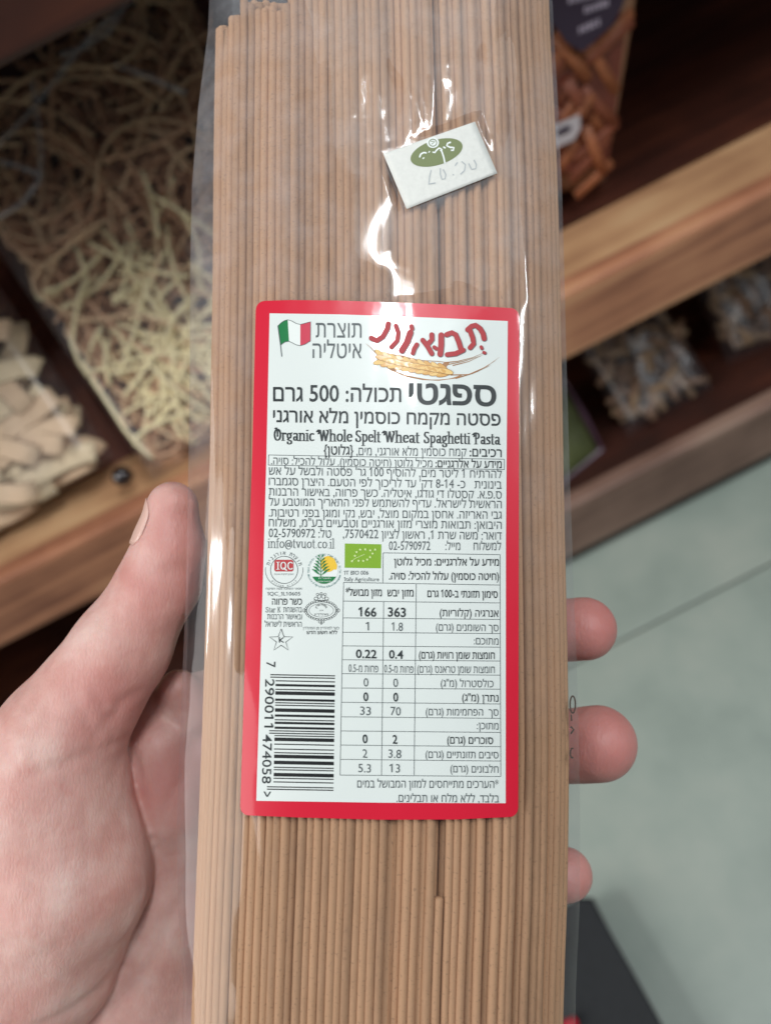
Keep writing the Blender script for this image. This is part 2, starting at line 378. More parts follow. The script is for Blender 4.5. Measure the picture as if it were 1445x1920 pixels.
# clear bags of short pasta on the lower shelf
M_short = [simple('pale_short_pasta', lin(156, 128, 100), .55, var=.12, scale=70), simple('beige_short_pasta', lin(132, 102, 80), .55, var=.12, scale=70)]
M_green = simple('green_pack_print', lin(84, 90, 54), .4, var=.25, scale=60)
def shortbag(px, py, w_, h_, rz, label, n_):
    q = hit(px, py, (0, 0, .0805), (0, 0, 1))
    e = empty('short_pasta_bag', Matrix.Translation((q.x, max(q.y, Y0 + .03), .0805)) @ Matrix.Rotation(rz, 4, 'Z') @ Matrix.Rotation(R(38), 4, 'X'))
    tag(e, label, 'pasta bag', 'clear bags of short pasta on the lower shelf')
    for i in range(n_):
        x = random.uniform(-.44, .44) * w_; y = random.uniform(.01, h_ - .01); z = random.uniform(-.004, .016); an = random.uniform(0, 3.14); L = random.uniform(.008, .012)
        c_, s_ = math.cos(an) * L, math.sin(an) * L
        vs, fs = tube([(x - c_, y - s_, z), (x, y, z + .002), (x + c_, y + s_, z)], .0034, 8)
        link('pasta_piece', mesh('pasta_piece', vs, fs, True), random.choice(M_short), e)
    link('bag_film', crinkle('bag_film', w_, h_, .014, (36, 30), amp=.003, seed=px * .1, sc_=30), M_bagfilm, e)
    return e
shortbag(1255, 772, .085, .10, R(4), 'clear bag of pale short pasta right of the green pack, under the pine board', 70)
shortbag(1440, 652, .075, .10, R(-6), 'clear bag of pale short pasta at the right photo edge, under the pine board', 60)
q = hit(1105, 872, (0, 0, .0805), (0, 0, 1))
g = empty('green_pack', Matrix.Translation((q.x - .022, max(q.y, Y0 + .03), .0805)) @ Matrix.Rotation(R(14), 4, 'Z') @ Matrix.Rotation(R(52), 4, 'X'))
tag(g, 'small green and cream pack with shiny purple edging, on the lower shelf beside the spaghetti', 'pasta pack')
link('pack_body', pillow('pack_body', .085, .07, .010, (20, 20)), M_green, g)
pts = [(-.043, 0, 0), (.040, 0, 0), (.0425, .035, .001), (.0445, .07, 0), (-.04, .07, 0)]
link('pack_edging', mesh('pack_edging', *tube(pts, .0035, 10)), simple('shiny_purple_film', lin(92, 62, 78), .18, 1.0), g)

# black bag on the floor at the lower right
M_blk = simple('black_bag_cloth', lin(26, 29, 32), .75, var=.2, scale=300, bump=.3)
zt = .035
out = [hit(x, y, (0, 0, zt), (0, 0, 1)) for x, y in ((1108, 1680), (1150, 1757), (1196, 1838), (1242, 1922), (1330, 2090))]
c0 = out[0]; out += [out[-1] + Vector((-.16, -.05, 0)), out[0] + Vector((-.14, -.04, 0)), out[0] + Vector((-.05, .0, 0)), out[0] + Vector((-.008, .004, 0))]
cen = sum(out, Vector()) / len(out)
be = empty('black_bag', Matrix.Translation((cen.x, cen.y, 0)))
tag(be, 'black fabric bag with a thin grey piped edge standing on the grey floor tile', 'bag')
vs = []; fs = []; n_ = len(out)
for (zz, sc_) in ((.0008, .97), (.004, 1.0), (zt - .006, 1.0), (zt - .001, .985), (zt, .95)):
    for p in out: d = (p - cen) * sc_; vs.append((d.x, d.y, zz))
for L_ in range(4):
    for k in range(n_): a = L_ * n_ + k; b2 = L_ * n_ + (k + 1) % n_; fs.append((a, b2, b2 + n_, a + n_))
fs.append(tuple(range(4 * n_, 5 * n_))); fs.append(tuple(range(n_ - 1, -1, -1)))
o = link('bag_body', mesh('bag_body', vs, fs), M_blk, be)
o.data.flip_normals() if False else None
link('piping', mesh('piping', *tube([((p - cen) * 1.0).xy.to_3d() + Vector((0, 0, zt - .005)) for p in out[:5]], .0009, 8), True), simple('grey_piping', lin(150, 155, 150), .6), be)
q = hit(1080, 1912, (0, 0, zt + .004), (0, 0, 1)) - Vector((cen.x, cen.y, 0))
vs, fs = tube([q + Vector((-.02, -.01, 0)), q + Vector((-.006, -.001, .001)), q], [.005, .0045, .003], 10)
link('red_toggle', mesh('red_toggle', vs, fs, True), simple('red_plastic', lin(200, 20, 50), .4), be)

# ================================================================== SPAGHETTI PACKET
TILT = R(5)
PM = CM @ Matrix.Translation((0, 0, -0.19)) @ Matrix.Rotation(-TILT, 4, 'X')      # top leans away from the viewer
PMI = (Matrix.Translation((0, 0, -0.19)) @ Matrix.Rotation(-TILT, 4, 'X')).inverted()
_c = PMI @ Vector((0, 0, 0))
def pk(px, py, h):
    """point of the packet frame, h metres above the packet's front plane, in line with a photograph pixel"""
    q = PMI @ Vector(((px - PW / 2) / FPX, (PH / 2 - py) / FPX, -1))
    d = q - _c; t = (h - _c.z) / d.z
    return Vector((_c.x + d.x * t, _c.y + d.y * t, h))
EDGE = [(-60, 402, 1028, 395, 1032), (60, 404, 1032, 390, 1038), (200, 401, 1040, 372, 1046), (350, 399, 1047, 360, 1053), (500, 398, 1050, 357, 1057), (700, 395, 1054, 356, 1062),
        (900, 393, 1057, 353, 1068), (1100, 388, 1061, 349, 1075), (1250, 384, 1064, 343, 1081), (1400, 379, 1066, 337, 1085), (1550, 373, 1065, 332, 1087),
        (1700, 367, 1062, 334, 1086), (1850, 361, 1056, 344, 1079), (2200, 350, 1050, 335, 1075)]
EY = [e[0] for e in EDGE]
def edges(py): return [float(np.interp(py, EY, [e[k] for e in EDGE])) for k in (1, 2, 3, 4)]
T = .0125
def Ef(s): return math.sqrt(max(0.0, 1 - min(1, abs(s)) ** 2.5))
def hB(px, py):
    l, r_, _, _ = edges(py); s = (px - (l + r_) / 2) / ((r_ - l) / 2); return T * (Ef(s) - 1)
RIDGES = [  # polyline (photo px), width px, height m
    ([(925, -10), (920, 15), (924, 45)], 12, .0006), ([(890, 95), (884, 150), (893, 205), (905, 240)], 12, .0006),
    ([(868, 100), (874, 150), (880, 215)], 10, .0005), ([(838, 118), (842, 150)], 12, .0006), ([(812, 140), (815, 205), (813, 250)], 4, .0003),
    ([(968, 90), (975, 160), (978, 260), (976, 380), (985, 480), (990, 560)], 5, .0003),
    ([(912, 20), (905, 60), (880, 90)], 6, .0003), ([(566, -10), (580, 30), (588, 70), (588, 110)], 12, .0006), ([(530, 20), (545, 45), (540, 70)], 5, .0003),
    ([(445, 60), (480, 50), (515, 62)], 5, .00035), ([(452, 240), (455, 300), (452, 360)], 5, .0002),
    ([(395, 690), (398, 860), (394, 1000), (388, 1120), (384, 1240)], 6, .0004), ([(440, 990), (438, 1100), (436, 1260)], 4, .00022),
    ([(350, 1500), (352, 1580), (345, 1700), (335, 1790)], 6, .0004), ([(870, 345), (874, 372)], 5, .0002), ([(780, 10), (800, 50), (812, 80)], 5, .00025),
    ([(1040, 560), (1050, 800), (1056, 1000), (1062, 1200)], 5, .0003), ([(1072, 1450), (1070, 1650), (1062, 1850)], 5, .0003),
    ([(700, 60), (760, 150), (790, 230)], 6, .0002), ([(820, 480), (860, 520), (900, 545)], 6, .0002),
]
def segd(px, py, pl):
    best = 1e9
    for (x0, y0), (x1, y1) in zip(pl, pl[1:]):
        dx, dy = x1 - x0, y1 - y0; t = max(0, min(1, ((px - x0) * dx + (py - y0) * dy) / (dx * dx + dy * dy)))
        d = (px - x0 - t * dx) ** 2 + (py - y0 - t * dy) ** 2
        if d < best: best = d
    return math.sqrt(best)
ZY = [270, 325, 362, 390, 412, 432, 450, 470, 484, 493, 501, 512, 526, 542, 558, 600, 640]
ZX = [775, 750, 735, 712, 692, 679, 673, 674, 684, 704, 724, 745, 756, 757, 750, 750, 752]
RB = [(min(p[0] for p in r_[0]) - 9 * r_[1], max(p[0] for p in r_[0]) + 9 * r_[1], min(p[1] for p in r_[0]) - 9 * r_[1], max(p[1] for p in r_[0]) + 9 * r_[1]) for r_ in RIDGES]
def hF0(px, py):
    _, _, l, r_ = edges(py); s = (px - (l + r_) / 2) / ((r_ - l) / 2)
    return (T + .0009) * Ef(s * .985) - T
def understicker(px, py):      # the film lies flat where the price sticker holds it
    a = R(-19.2); dx, dy = px - 825, py - 308; u = abs(dx * math.cos(a) + dy * math.sin(a)) - 93; v = abs(-dx * math.sin(a) + dy * math.cos(a)) - 56
    return max(0, min(1, 1 - max(u, v) / 14))
def hF(px, py):
    h = hF0(px, py)
    h0 = h; top = max(0, min(1, (720 - py) / 400)); mid = .12 + .88 * top
    q = Vector((px / 75, py / 210, 1.3)); h += mid * .00032 * (noise.noise(q) + .30 * noise.noise(Vector((px / 34, py / 90, 5.1))) + .05 * top * noise.noise(Vector((px / 11, py / 19, 8.1))))
    h = h0 + (h - h0) * (1 - .93 * min(1, max(0, 1 - abs(px - 715) / 150)) * min(1, max(0, (py - 270) / 50)))
    flat_ = 1 - understicker(px, py); h = h0 + (h - h0) * flat_
    h += (.00015 if px < 500 or py > 640 else .00002 if 560 < px < 860 and py > 270 else .00008) * noise.noise(Vector((px / 24, py / 170, 11)))
    for (pl, w_, a_), bb in zip(RIDGES, RB):
        if bb[0] < px < bb[1] and bb[2] < py < bb[3]:
            d = segd(px, py, pl); h += flat_ * a_ * 1.0 * math.exp(-(math.sqrt(d * d + w_ * w_) - w_) / (w_ * 3))
    if 270 < py < 640:
        d = px - float(np.interp(py, ZY, ZX)); wn = min(1, (py - 270) / 55) * min(1, (640 - py) / 90)
        if abs(d) < 170: h += flat_ * wn * .075 / 7900 * max(0, 150 - math.sqrt(d * d + 62 ** 2)) * min(1, max(0, (170 - abs(d)) / 60))
    return h
packet = empty('spaghetti_packet', PM @ Matrix.Translation((0, 0, -T)))
tag(packet, 'clear packet of brown spelt spaghetti with a red bordered label, held in the hand', 'pasta packet')
PB = Vector((0, 0, T))            # packet children live T above the empty
def pkc(px, py, h): return pk(px, py, h) + PB

# --- the strands
def pastamat(name, base):
    m, nt, b = newmat(name); b.inputs['Roughness'].default_value = .62; b.inputs['Specular IOR Level'].default_value = .25
    oi = nd(nt, 'ShaderNodeObjectInfo'); tc = nd(nt, 'ShaderNodeTexCoord')
    mp = nd(nt, 'ShaderNodeMapping'); mp.inputs['Scale'].default_value = (900, 250, 900); nt.links.new(tc.outputs['Object'], mp.inputs[0])
    n = nd(nt, 'ShaderNodeTexNoise'); n.inputs['Scale'].default_value = 1; n.inputs['Detail'].default_value = 4; nt.links.new(mp.outputs[0], n.inputs[0])
    n2 = nd(nt, 'ShaderNodeTexNoise'); n2.inputs['Scale'].default_value = 60; nt.links.new(tc.outputs['Object'], n2.inputs[0])
    a = nd(nt, 'ShaderNodeMath', operation='MULTIPLY_ADD'); a.inputs[1].default_value = .52
    nt.links.new(oi.outputs['Random'], a.inputs[0])
    bm_ = nd(nt, 'ShaderNodeMath', operation='MULTIPLY'); bm_.inputs[1].default_value = .3; nt.links.new(n.outputs['Fac'], bm_.inputs[0])
    c_ = nd(nt, 'ShaderNodeMath', operation='MULTIPLY_ADD'); c_.inputs[1].default_value = .3; nt.links.new(n2.outputs['Fac'], c_.inputs[0]); nt.links.new(bm_.outputs[0], c_.inputs[2])
    nt.links.new(c_.outputs[0], a.inputs[2])
    r = ramp(nt, [(0.2, (*[x * .72 for x in base[:3]], 1)), (.5, base), (.85, (*[min(1, x * 1.13) for x in base[:3]], 1))])
    nt.links.new(a.outputs[0], r.inputs[0])
    sp = nd(nt, 'ShaderNodeTexNoise'); sp.inputs['Scale'].default_value = 1500; sp.inputs['Detail'].default_value = 2; nt.links.new(tc.outputs['Object'], sp.inputs[0])
    sr = nd(nt, 'ShaderNodeMapRange'); sr.inputs[1].default_value = .60; sr.inputs[2].default_value = .74; sr.inputs[3].default_value = 0; sr.inputs[4].default_value = .5; nt.links.new(sp.outputs['Fac'], sr.inputs[0])
    mx = nd(nt, 'ShaderNodeMix', data_type='RGBA'); nt.links.new(sr.outputs[0], mx.inputs['Factor']); nt.links.new(r.outputs[0], mx.inputs['A']); mx.inputs['B'].default_value = (*[x * .45 for x in base[:3]], 1)
    nt.links.new(mx.outputs['Result'], b.inputs['Base Color'])
    bp = nd(nt, 'ShaderNodeBump'); bp.inputs['Strength'].default_value = .12; bp.inputs['Distance'].default_value = .00008
    nt.links.new(n.outputs['Fac'], bp.inputs['Height']); nt.links.new(bp.outputs[0], b.inputs['Normal'])
    return m
M_spag = pastamat('spelt_pasta', lin(184, 144, 110))
SR = .00111
rs = random.Random(11)
STA = [-60, 0, 60, 130, 200, 300, 400, 500, 600, 700, 800, 900, 1000, 1100, 1200, 1300, 1400, 1500, 1600, 1700, 1800, 1900, 2000, 2080]
def strand(s, depth, py0, py1, back=False, rad=SR, ph=0.0):
    ys = [y for y in STA if py0 < y < py1]; ys = [py0] + ys + [py1]
    pts = []; amp = rs.uniform(.0, .0034); f1 = rs.uniform(.6, 1.7); da = rs.uniform(-.0003, .0003)
    for y in ys:
        l, r_, _, _ = edges(y); hw = (r_ - l) / 2 - SR * 7900 * .8
        ss = s + amp * math.sin(f1 * y / 330 + ph)
        x = (l + r_) / 2 + hw * ss
        h = T * (Ef(ss) - 1) - SR - depth + da * math.sin(y / 500 + ph)
        if back: h = -2 * T - h
        pts.append(pkc(x, y, h))
    # rounded ends
    e0 = pts[0]; d0 = (pts[0] - pts[1]).normalized(); e1 = pts[-1]; d1 = (pts[-1] - pts[-2]).normalized()
    P = [e0 + d0 * rad * .55, e0 + d0 * rad * .35] + pts + [e1 + d1 * rad * .35, e1 + d1 * rad * .55]
    Rr = [rad * .5, rad * .85] + [rad] * len(pts) + [rad * .85, rad * .5]
    vs, fs = tube(P, Rr, 10)
    return link('spaghetti_strand', mesh('spaghetti_strand', vs, fs, True), M_spag, packet)
def topy(s):
    x = (s + 1) / 2
    if x < .035: return rs.uniform(50, 66)
    if x < .065: return rs.uniform(28, 46)
    if x < .10: return rs.uniform(2, 14)
    if x < .21: return rs.uniform(10, 26)
    return rs.uniform(-55, -20)
def ring(n, lay, back=False, gapseed=0):
    # even spacing by arc length along the section
    S = np.linspace(-1, 1, 1600); X = S * .0425; Z = np.array([T * Ef(s) for s in S]); L_ = np.concatenate([[0], np.cumsum(np.hypot(np.diff(X), np.diff(Z)))])
    tt = (np.arange(n) + .5) / n * L_[-1]
    return [float(np.interp(t, L_, S)) for t in tt]
grs = []
sl = ring(49, 0)
short_i = min(range(len(sl)), key=lambda i: abs(sl[i] - (827 - 716) / 345))
for i, s in enumerate(sl):
    s += rs.uniform(-.0035, .0035) + (.004 if i == short_i + 1 else -.004 if i == short_i - 1 else 0)
    dep = rs.choice((0, 0, 0, .0001, .0002, .0006, .0010, .0014)) if i != short_i else 0.0
    if i == short_i:
        strand(s, .0001, 1686, 2080, ph=i)
    else: strand(s, dep, topy(s), rs.uniform(2070, 2080), rad=SR * rs.uniform(.88, 1.09), ph=i)
sl2 = ring(45, 1)
for i, s in enumerate(sl2): strand(s * .965 + rs.uniform(-.006, .006), .0020 + rs.uniform(0, .0003), topy(s), 2075, ph=i * 1.7)
for i, s in enumerate(ring(40, 2)): strand(s * .93 + rs.uniform(-.006, .006), .0043, topy(s), 2075, ph=i * 2.1)
for i, s in enumerate(ring(47, 0)): strand(s * .985, .0001, topy(s), 2075, back=True, ph=i * 2.3)
for i, s in enumerate(ring(32, 0)): strand(s * .84, .0078, topy(s), 2075, ph=i)

# --- film
M_film = filmmat('clear_packet_film', .085, .085, mscale=70, grad=True)
M_filmb = filmmat('clear_packet_film_back', .1, .03, mscale=45)
def filmside(name, fn, mat, nx, ys):
    vs = []; fs = []
    for y in ys:
        _, _, l, r_ = edges(y)
        for i in range(nx + 1):
            s = -math.cos(math.pi * i / nx) * .35 + (2 * i / nx - 1) * .65
            x = (l + r_) / 2 + (r_ - l) / 2 * s
            vs.append(pkc(x, y, fn(x, y)))
    for j in range(len(ys) - 1):
        for i in range(nx): a = j * (nx + 1) + i; fs.append((a, a + nx + 1, a + nx + 2, a + 1))
    return link(name, mesh(name, vs, fs, True), mat, packet)
ys = list(np.arange(-70, 720, 3.5)) + list(np.arange(720, 2110, 9.0))
filmside('film_front', hF, M_film, 210, ys)
fb = filmside('film_back', lambda x, y: -2 * T - hF0(x, y) - .0002, M_filmb, 60, list(np.arange(-70, 2110, 30)))
fb.data.flip_normals()
# --- printed label
WHITE = simple('white_label_paper', lin(226, 233, 229), .38, .5, coat=.6)
RED = simple('red_label_ink', lin(214, 22, 52), .38, .5, coat=.6)
INK = simple('black_label_ink', lin(40, 48, 50), .45)
INKL = simple('grey_label_ink', lin(84, 92, 94), .45)
BLACKI = simple('barcode_ink', lin(18, 22, 24), .45)
def cinter(x, xs, ys_): return float(np.interp(x, xs, ys_))
def lT(u): return cinter(u, [0, .1, .3, .5, .75, 1], [564, 562.5, 563.5, 566.5, 571, 577.5])
def lB(u): return cinter(u, [0, .2, .5, .8, 1], [1529, 1533, 1537, 1536.5, 1532])
def lL(v): return cinter(v, [0, .3, .66, 1], [480, 473, 460.5, 450])
def lR(v): return cinter(v, [0, .5, 1], [973, 972, 971])
def hL(px, py):
    wv = .00005 * max(0, min(1, (760 - py) / 200))
    return hF0(px, py) + .00085 + wv * (noise.noise(Vector((px / 36, py / 260, 2.2))) + .18 * noise.noise(Vector((px / 9, py / 8, 3.3)))) + .00008 * noise.noise(Vector((px / 60, py / 90, 4)))
EPS = .00005
def lp(px, py, lay=1): return pkc(px, py, hL(px, py) + EPS * lay)
def sheet(name, fx, us, vs_, lay, mat, parent):
    V = []; F = []
    for v in vs_:
        for u in us:
            x, y = fx(u, v); V.append(lp(x, y, lay))
    n = len(us)
    for j in range(len(vs_) - 1):
        for i in range(n - 1): a = j * n + i; F.append((a, a + n, a + n + 1, a + 1))
    return link(name, mesh(name, V, F, True), mat, parent)
def labxy(u, v):
    x = lL(v) + (lR(v) - lL(v)) * u; y = lT(u) + (lB(u) - lT(u)) * v; return x, y
def corner(u, v):           # rounds the four corners (radius about 16 px)
    x, y = labxy(u, v); rr = 17
    dy = min(y - lT(u), lB(u) - y)
    if dy < rr:
        ins = rr - math.sqrt(max(0, rr * rr - (rr - dy) ** 2)); w_ = lR(v) - lL(v)
        x = lL(v) + ins + (w_ - 2 * ins) * u
    return x, y
vfine = [0, .0008, .002, .004, .007, .011, .0175] + list(np.linspace(.026, .974, 200)) + [1 - t for t in (.0175, .011, .007, .004, .002, .0008, 0)]
label = sheet('label', corner, list(np.linspace(0, 1, 121)), vfine, 0, RED, packet)
label['label'] = 'white paper label with a red border printed in Hebrew and English'
iL = lambda v: cinter(v, [0, .3, .66, 1], [505.5, 499.5, 490, 480.5])
iR = lambda v: cinter(v, [0, .45, 1], [951.5, 948, 947.5])
iT = lambda u: cinter(u, [0, .3, .6, 1], [587.5, 589.5, 594, 602])
iB = lambda u: cinter(u, [0, .5, 1], [1501.5, 1505, 1506])
def v_of(y, u): return (y - lT(u)) / (lB(u) - lT(u))
def b_top(u, t): # t 0..1 from outer to inner
    y0 = lT(u); y1 = iT(u); y = y0 + (y1 - y0) * t; return corner(u, v_of(y, u))
def b_bot(u, t):
    y = lB(u) + (iB(u) - lB(u)) * t; return corner(u, v_of(y, u))
def panel(u, v): return iL(v) + (iR(v) - iL(v)) * u, iT(u) + (iB(u) - iT(u)) * v
sheet('white_panel', panel, list(np.linspace(0, 1, 111)), list(np.linspace(0, 1, 190)), 1, WHITE, label)

# shape builders in photograph pixels, laid on the label
class Ink:
    def __init__(s, fn=lp): s.v = []; s.f = []; s.fn = fn
    def poly(s, pts, lay=2):
        o = len(s.v); s.v += [s.fn(x, y, lay) for x, y in pts]
        if len(pts) <= 4: s.f.append(tuple(o + i for i in range(len(pts))))
        else: s.f += [tuple(o + i for i in t) for t in tessellate_polygon([[Vector((x, y, 0)) for x, y in pts]])]
    def stroke(s, pts, w_, lay=2, step=8):
        P = []
        for a, b in zip(pts, pts[1:]):
            n = max(1, int(math.hypot(b[0] - a[0], b[1] - a[1]) / step))
            P += [(a[0] + (b[0] - a[0]) * k / n, a[1] + (b[1] - a[1]) * k / n, ) for k in range(n)]
        P.append(pts[-1]); N = len(P); o = len(s.v)
        for i, p in enumerate(P):
            a = P[max(0, i - 1)]; b = P[min(N - 1, i + 1)]; dx, dy = b[0] - a[0], b[1] - a[1]; L = math.hypot(dx, dy) or 1
            ww = w_ if not callable(w_) else w_(i / (N - 1))
            s.v += [s.fn(p[0] - dy / L * ww / 2, p[1] + dx / L * ww / 2, lay), s.fn(p[0] + dy / L * ww / 2, p[1] - dx / L * ww / 2, lay)]
        s.f += [(o + 2 * i, o + 2 * i + 2, o + 2 * i + 3, o + 2 * i + 1) for i in range(N - 1)]
    def ell(s, cx, cy, rx, ry, rot=0, n=20, lay=2):
        c, sn = math.cos(rot), math.sin(rot)
        if rx > 15:
            for q in range(6):
                for k_ in range(n):
                    P = []
                    for f, t in ((q / 6, k_), ((q + 1) / 6, k_), ((q + 1) / 6, k_ + 1), (q / 6, k_ + 1)):
                        t = 2 * math.pi * t / n; f = max(f, .001); P.append((cx + f * (rx * math.cos(t) * c - ry * math.sin(t) * sn), cy + f * (rx * math.cos(t) * sn + ry * math.sin(t) * c)))
                    s.poly(P, lay)
            return
        s.poly([(cx + rx * math.cos(t) * c - ry * math.sin(t) * sn, cy + rx * math.cos(t) * sn + ry * math.sin(t) * c) for t in [2 * math.pi * k / n for k in range(n)]], lay)
    def ring(s, cx, cy, rx, ry, w_, a0=0, a1=360, n=40, lay=2):
        s.stroke([(cx + rx * math.cos(R(a0 + (a1 - a0) * k / n)), cy + ry * math.sin(R(a0 + (a1 - a0) * k / n))) for k in range(n + 1)], w_, lay, 99)
    def nib(s, pts, wx, wy, lay=2):      # broad nib: sweep a flat rectangle along the path
        for a, b in zip(pts, pts[1:]):
            c = [(p[0] + sx * wx / 2, p[1] + sy * wy / 2) for p in (a, b) for sx, sy in ((-1, -1), (1, -1), (1, 1), (-1, 1))]
            s.poly(hull(c), lay)
    def done(s, name, mat, parent):
        if not s.v: return
        return link(name, mesh(name, s.v, s.f), mat, parent)
def hull(P):
    P = sorted(set((round(x, 4), round(y, 4)) for x, y in P)); 
    if len(P) < 3: return P
    def half(Q):
        o = []
        for p in Q:
            while len(o) > 1 and (o[-1][0] - o[-2][0]) * (p[1] - o[-2][1]) - (o[-1][1] - o[-2][1]) * (p[0] - o[-2][0]) <= 0: o.pop()
            o.append(p)
        return o
    a = half(P); b = half(P[::-1]); return a[:-1] + b[:-1]

import re
def visual(s):          # right-to-left order for drawing left to right
    if not re.search('[\u0590-\u05ff]', s): return s
    t = s[::-1].translate(str.maketrans('(){}', ')(}{'))
    return re.sub(r'[A-Za-z0-9@](?:[A-Za-z0-9@._\-]*[A-Za-z0-9@])?( [A-Z]\b)?', lambda m: m.group(0)[::-1], t) if True else t
_tc = {}
def glyphs(body, bold):
    key = (body, bold)
    if key not in _tc:
        c = bpy.data.curves.new('t', 'FONT'); c.body = body
        o = bpy.data.objects.new('t', c); COL.objects.link(o)
        dg = bpy.context.evaluated_depsgraph_get()
        cu = o.to_curve(dg); cons = []
        for sp in cu.splines:
            B = sp.bezier_points; P = []
            for i in range(len(B)):
                p, q = B[i], B[(i + 1) % len(B)]
                a, b, c_, d = p.co.xy, p.handle_right.xy, q.handle_left.xy, q.co.xy
                straight = abs((b - a).cross(d - a)) + abs((c_ - a).cross(d - a)) < 1e-5
                for t in ((0,) if straight else (0, .33, .67)): P.append(a * (1 - t) ** 3 + b * 3 * t * (1 - t) ** 2 + c_ * 3 * t * t * (1 - t) + d * t ** 3)
            Q = [P[0]]
            for p in P[1:]:
                if (p - Q[-1]).length > .002: Q.append(p)
            if (Q[0] - Q[-1]).length < .002: Q.pop()
            if len(Q) == 4 and abs(max(p.y for p in Q) - .682) < .002 and max(p.x for p in Q) - min(p.x for p in Q) < .11:      # the figure 1 gets its flag
                xa, xb = min(p.x for p in Q), max(p.x for p in Q)
                Q = [Vector(t) for t in ((xa, 0), (xb, 0), (xb, .69), (xa + .02, .69), (xa - .15, .57), (xa - .15, .48), (xa, .565))]
            if len(Q) > 2: cons.append(Q)
        o.to_curve_clear(); bpy.data.objects.remove(o); bpy.data.curves.remove(c)
        ar = lambda Q: sum(Q[i].cross(Q[(i + 1) % len(Q)]) for i in range(len(Q))) / 2
        def inside(p, Q):
            r_ = False
            for i in range(len(Q)):
                a, b = Q[i - 1], Q[i]
                if (a.y > p.y) != (b.y > p.y) and p.x < (b.x - a.x) * (p.y - a.y) / (b.y - a.y) + a.x: r_ = not r_
            return r_
        def holeof(H):
            return sum(1 for Q in cons if Q is not H and ar(Q) * ar(H) < 0 and abs(ar(Q)) > abs(ar(H)) and inside(H[0], Q)) % 2 == 1
        HO = [holeof(Q) for Q in cons]
        if bold:
            for Q, ho in zip(cons, HO):
                sgn = (1 if ar(Q) > 0 else -1) * (-1 if ho else 1)
                n = len(Q); N_ = []
                for i in range(n):
                    d1 = (Q[i] - Q[i - 1]).normalized(); d2 = (Q[(i + 1) % n] - Q[i]).normalized()
                    t = (d1 + d2); t = t.normalized() if t.length > .1 else d1
                    m_ = 1 / max(.5, t.dot(d1)); N_.append(Vector((t.y, -t.x)) * sgn * bold * m_)
                for i in range(n): Q[i] = Q[i] + N_[i]
        V = []; F = []
        for Q, ho in zip(cons, HO):
            if ho: continue
            loops = [Q] + [H for H, h_ in zip(cons, HO) if h_ and inside(H[0], Q)]
            o_ = len(V)
            for L_ in loops: V += [(p.x, p.y, 0) for p in L_]
            F += [tuple(o_ + i for i in t) for t in tessellate_polygon([[p.to_3d() for p in L_] for L_ in loops])]
        _tc[key] = (V, F)
    return _tc[key]
def text(s, x0, x1, yL, yR, h, bold=0.0, mat=None, ink=None, lay=3, fn=lp, parent=None, vert=None, name='text_line'):
    V, F = glyphs(visual(s), bold)
    if not V: return
    xs = [v[0] for v in V]; a, b = min(xs), max(xs)
    ref = .60 if re.search('[\u0590-\u05ff]', s) else .70
    k = h / ref
    if vert: (ox_, oy_), (ex, ey) = vert
    else: ox_, oy_, ex, ey = x0, yL, x1, yR
    dx, dy = ex - ox_, ey - oy_; L = math.hypot(dx, dy)
    ux, uy = (dy / L, -dx / L) if vert else (0, -1)
    P = [(ox_ + dx * (v[0] - a) / (b - a) + ux * v[1] * k, oy_ + dy * (v[0] - a) / (b - a) + uy * v[1] * k) for v in V]
    if ink is not None:
        o = len(ink.v); ink.v += [fn(x, y, lay) for x, y in P]; ink.f += [tuple(o + i for i in f) for f in F]; return
    return link(name, mesh(name, [fn(x, y, lay) for x, y in P], F), mat or INK, parent or label)
B1, B2, B3 = .012, .022, .034
def TX(*a, **k): return text(*a, **k)
TX('תוצרת', 592, 677.5, 632.5, 633, 27.5, mat=INKL); TX('איטליה', 586, 677.5, 671, 671.5, 27.5, mat=INKL)
TX('ספגטי', 766, 930, 756, 760.5, 37, B2); TX('תכולה: 500 גרם', 512, 752, 752, 753.5, 26.5, .010)
TX('פסטה מקמח כוסמין מלא אורגני', 512, 938, 791, 798, 22, .010)
TX('רכיבים:', 880, 940, 855.5, 857, 14.5, .010); TX('קמח כוסמין מלא אורגני, מים,', 668, 874, 853.5, 855.5, 14.5, mat=INKL); TX('{גלוטן}', 607, 662, 852, 853, 15.5, B1)
TX('מידע על אלרגניים:', 816, 940, 876, 877.5, 13, .010); TX('מכיל גלוטן (חיטה כוסמין). עלול להכיל: סויה.', 508, 810, 870.5, 876, 13, mat=INKL)
for s, a, b in (("להרתיח 1 ליטר מים, להוסיף 100 גר' פסטה ולבשל על אש", 890, 896.5), ("בינונית   כ- 8-14 דק' עד לריכוך לפי הטעם. היצרן סגמברו", 909.6, 916.5),
                ('ס.פ.א. קסטלו די גודגו, איטליה. כשר פרווה, באישור הרבנות', 929, 935), ('הראשית לישראל. עדיף להשתמש לפני התאריך המוטבע על', 948, 953),
                ('גבי האריזה. אחסן במקום מוצל, יבש, נקי ומוגן בפני רטיבות.', 968.5, 973), ('היבואן: תבואות מוצרי מזון אורגניים וטבעיים בע"מ, משלוח', 987, 992),
                ('דואר: משה שרת 1, ראשון לציון 7570422,    טל: 02-5790972', 1007, 1012)):
    TX(s, 504, 940, a, b, 14.2, mat=INKL)
TX('למשלוח     מייל:      02-5790972', 729, 939, 1031, 1031.6, 14.2, mat=INKL)
k = Ink(); k.stroke([(503.5, 853), (945, 861)], 1.1); k.stroke([(503.5, 872), (945, 880.5)], 1.1); k.stroke([(503.8, 853), (503.2, 872)], 1.1); k.stroke([(945, 861), (945, 880.5)], 1.1)
k.done('allergen_box', INKL, label)
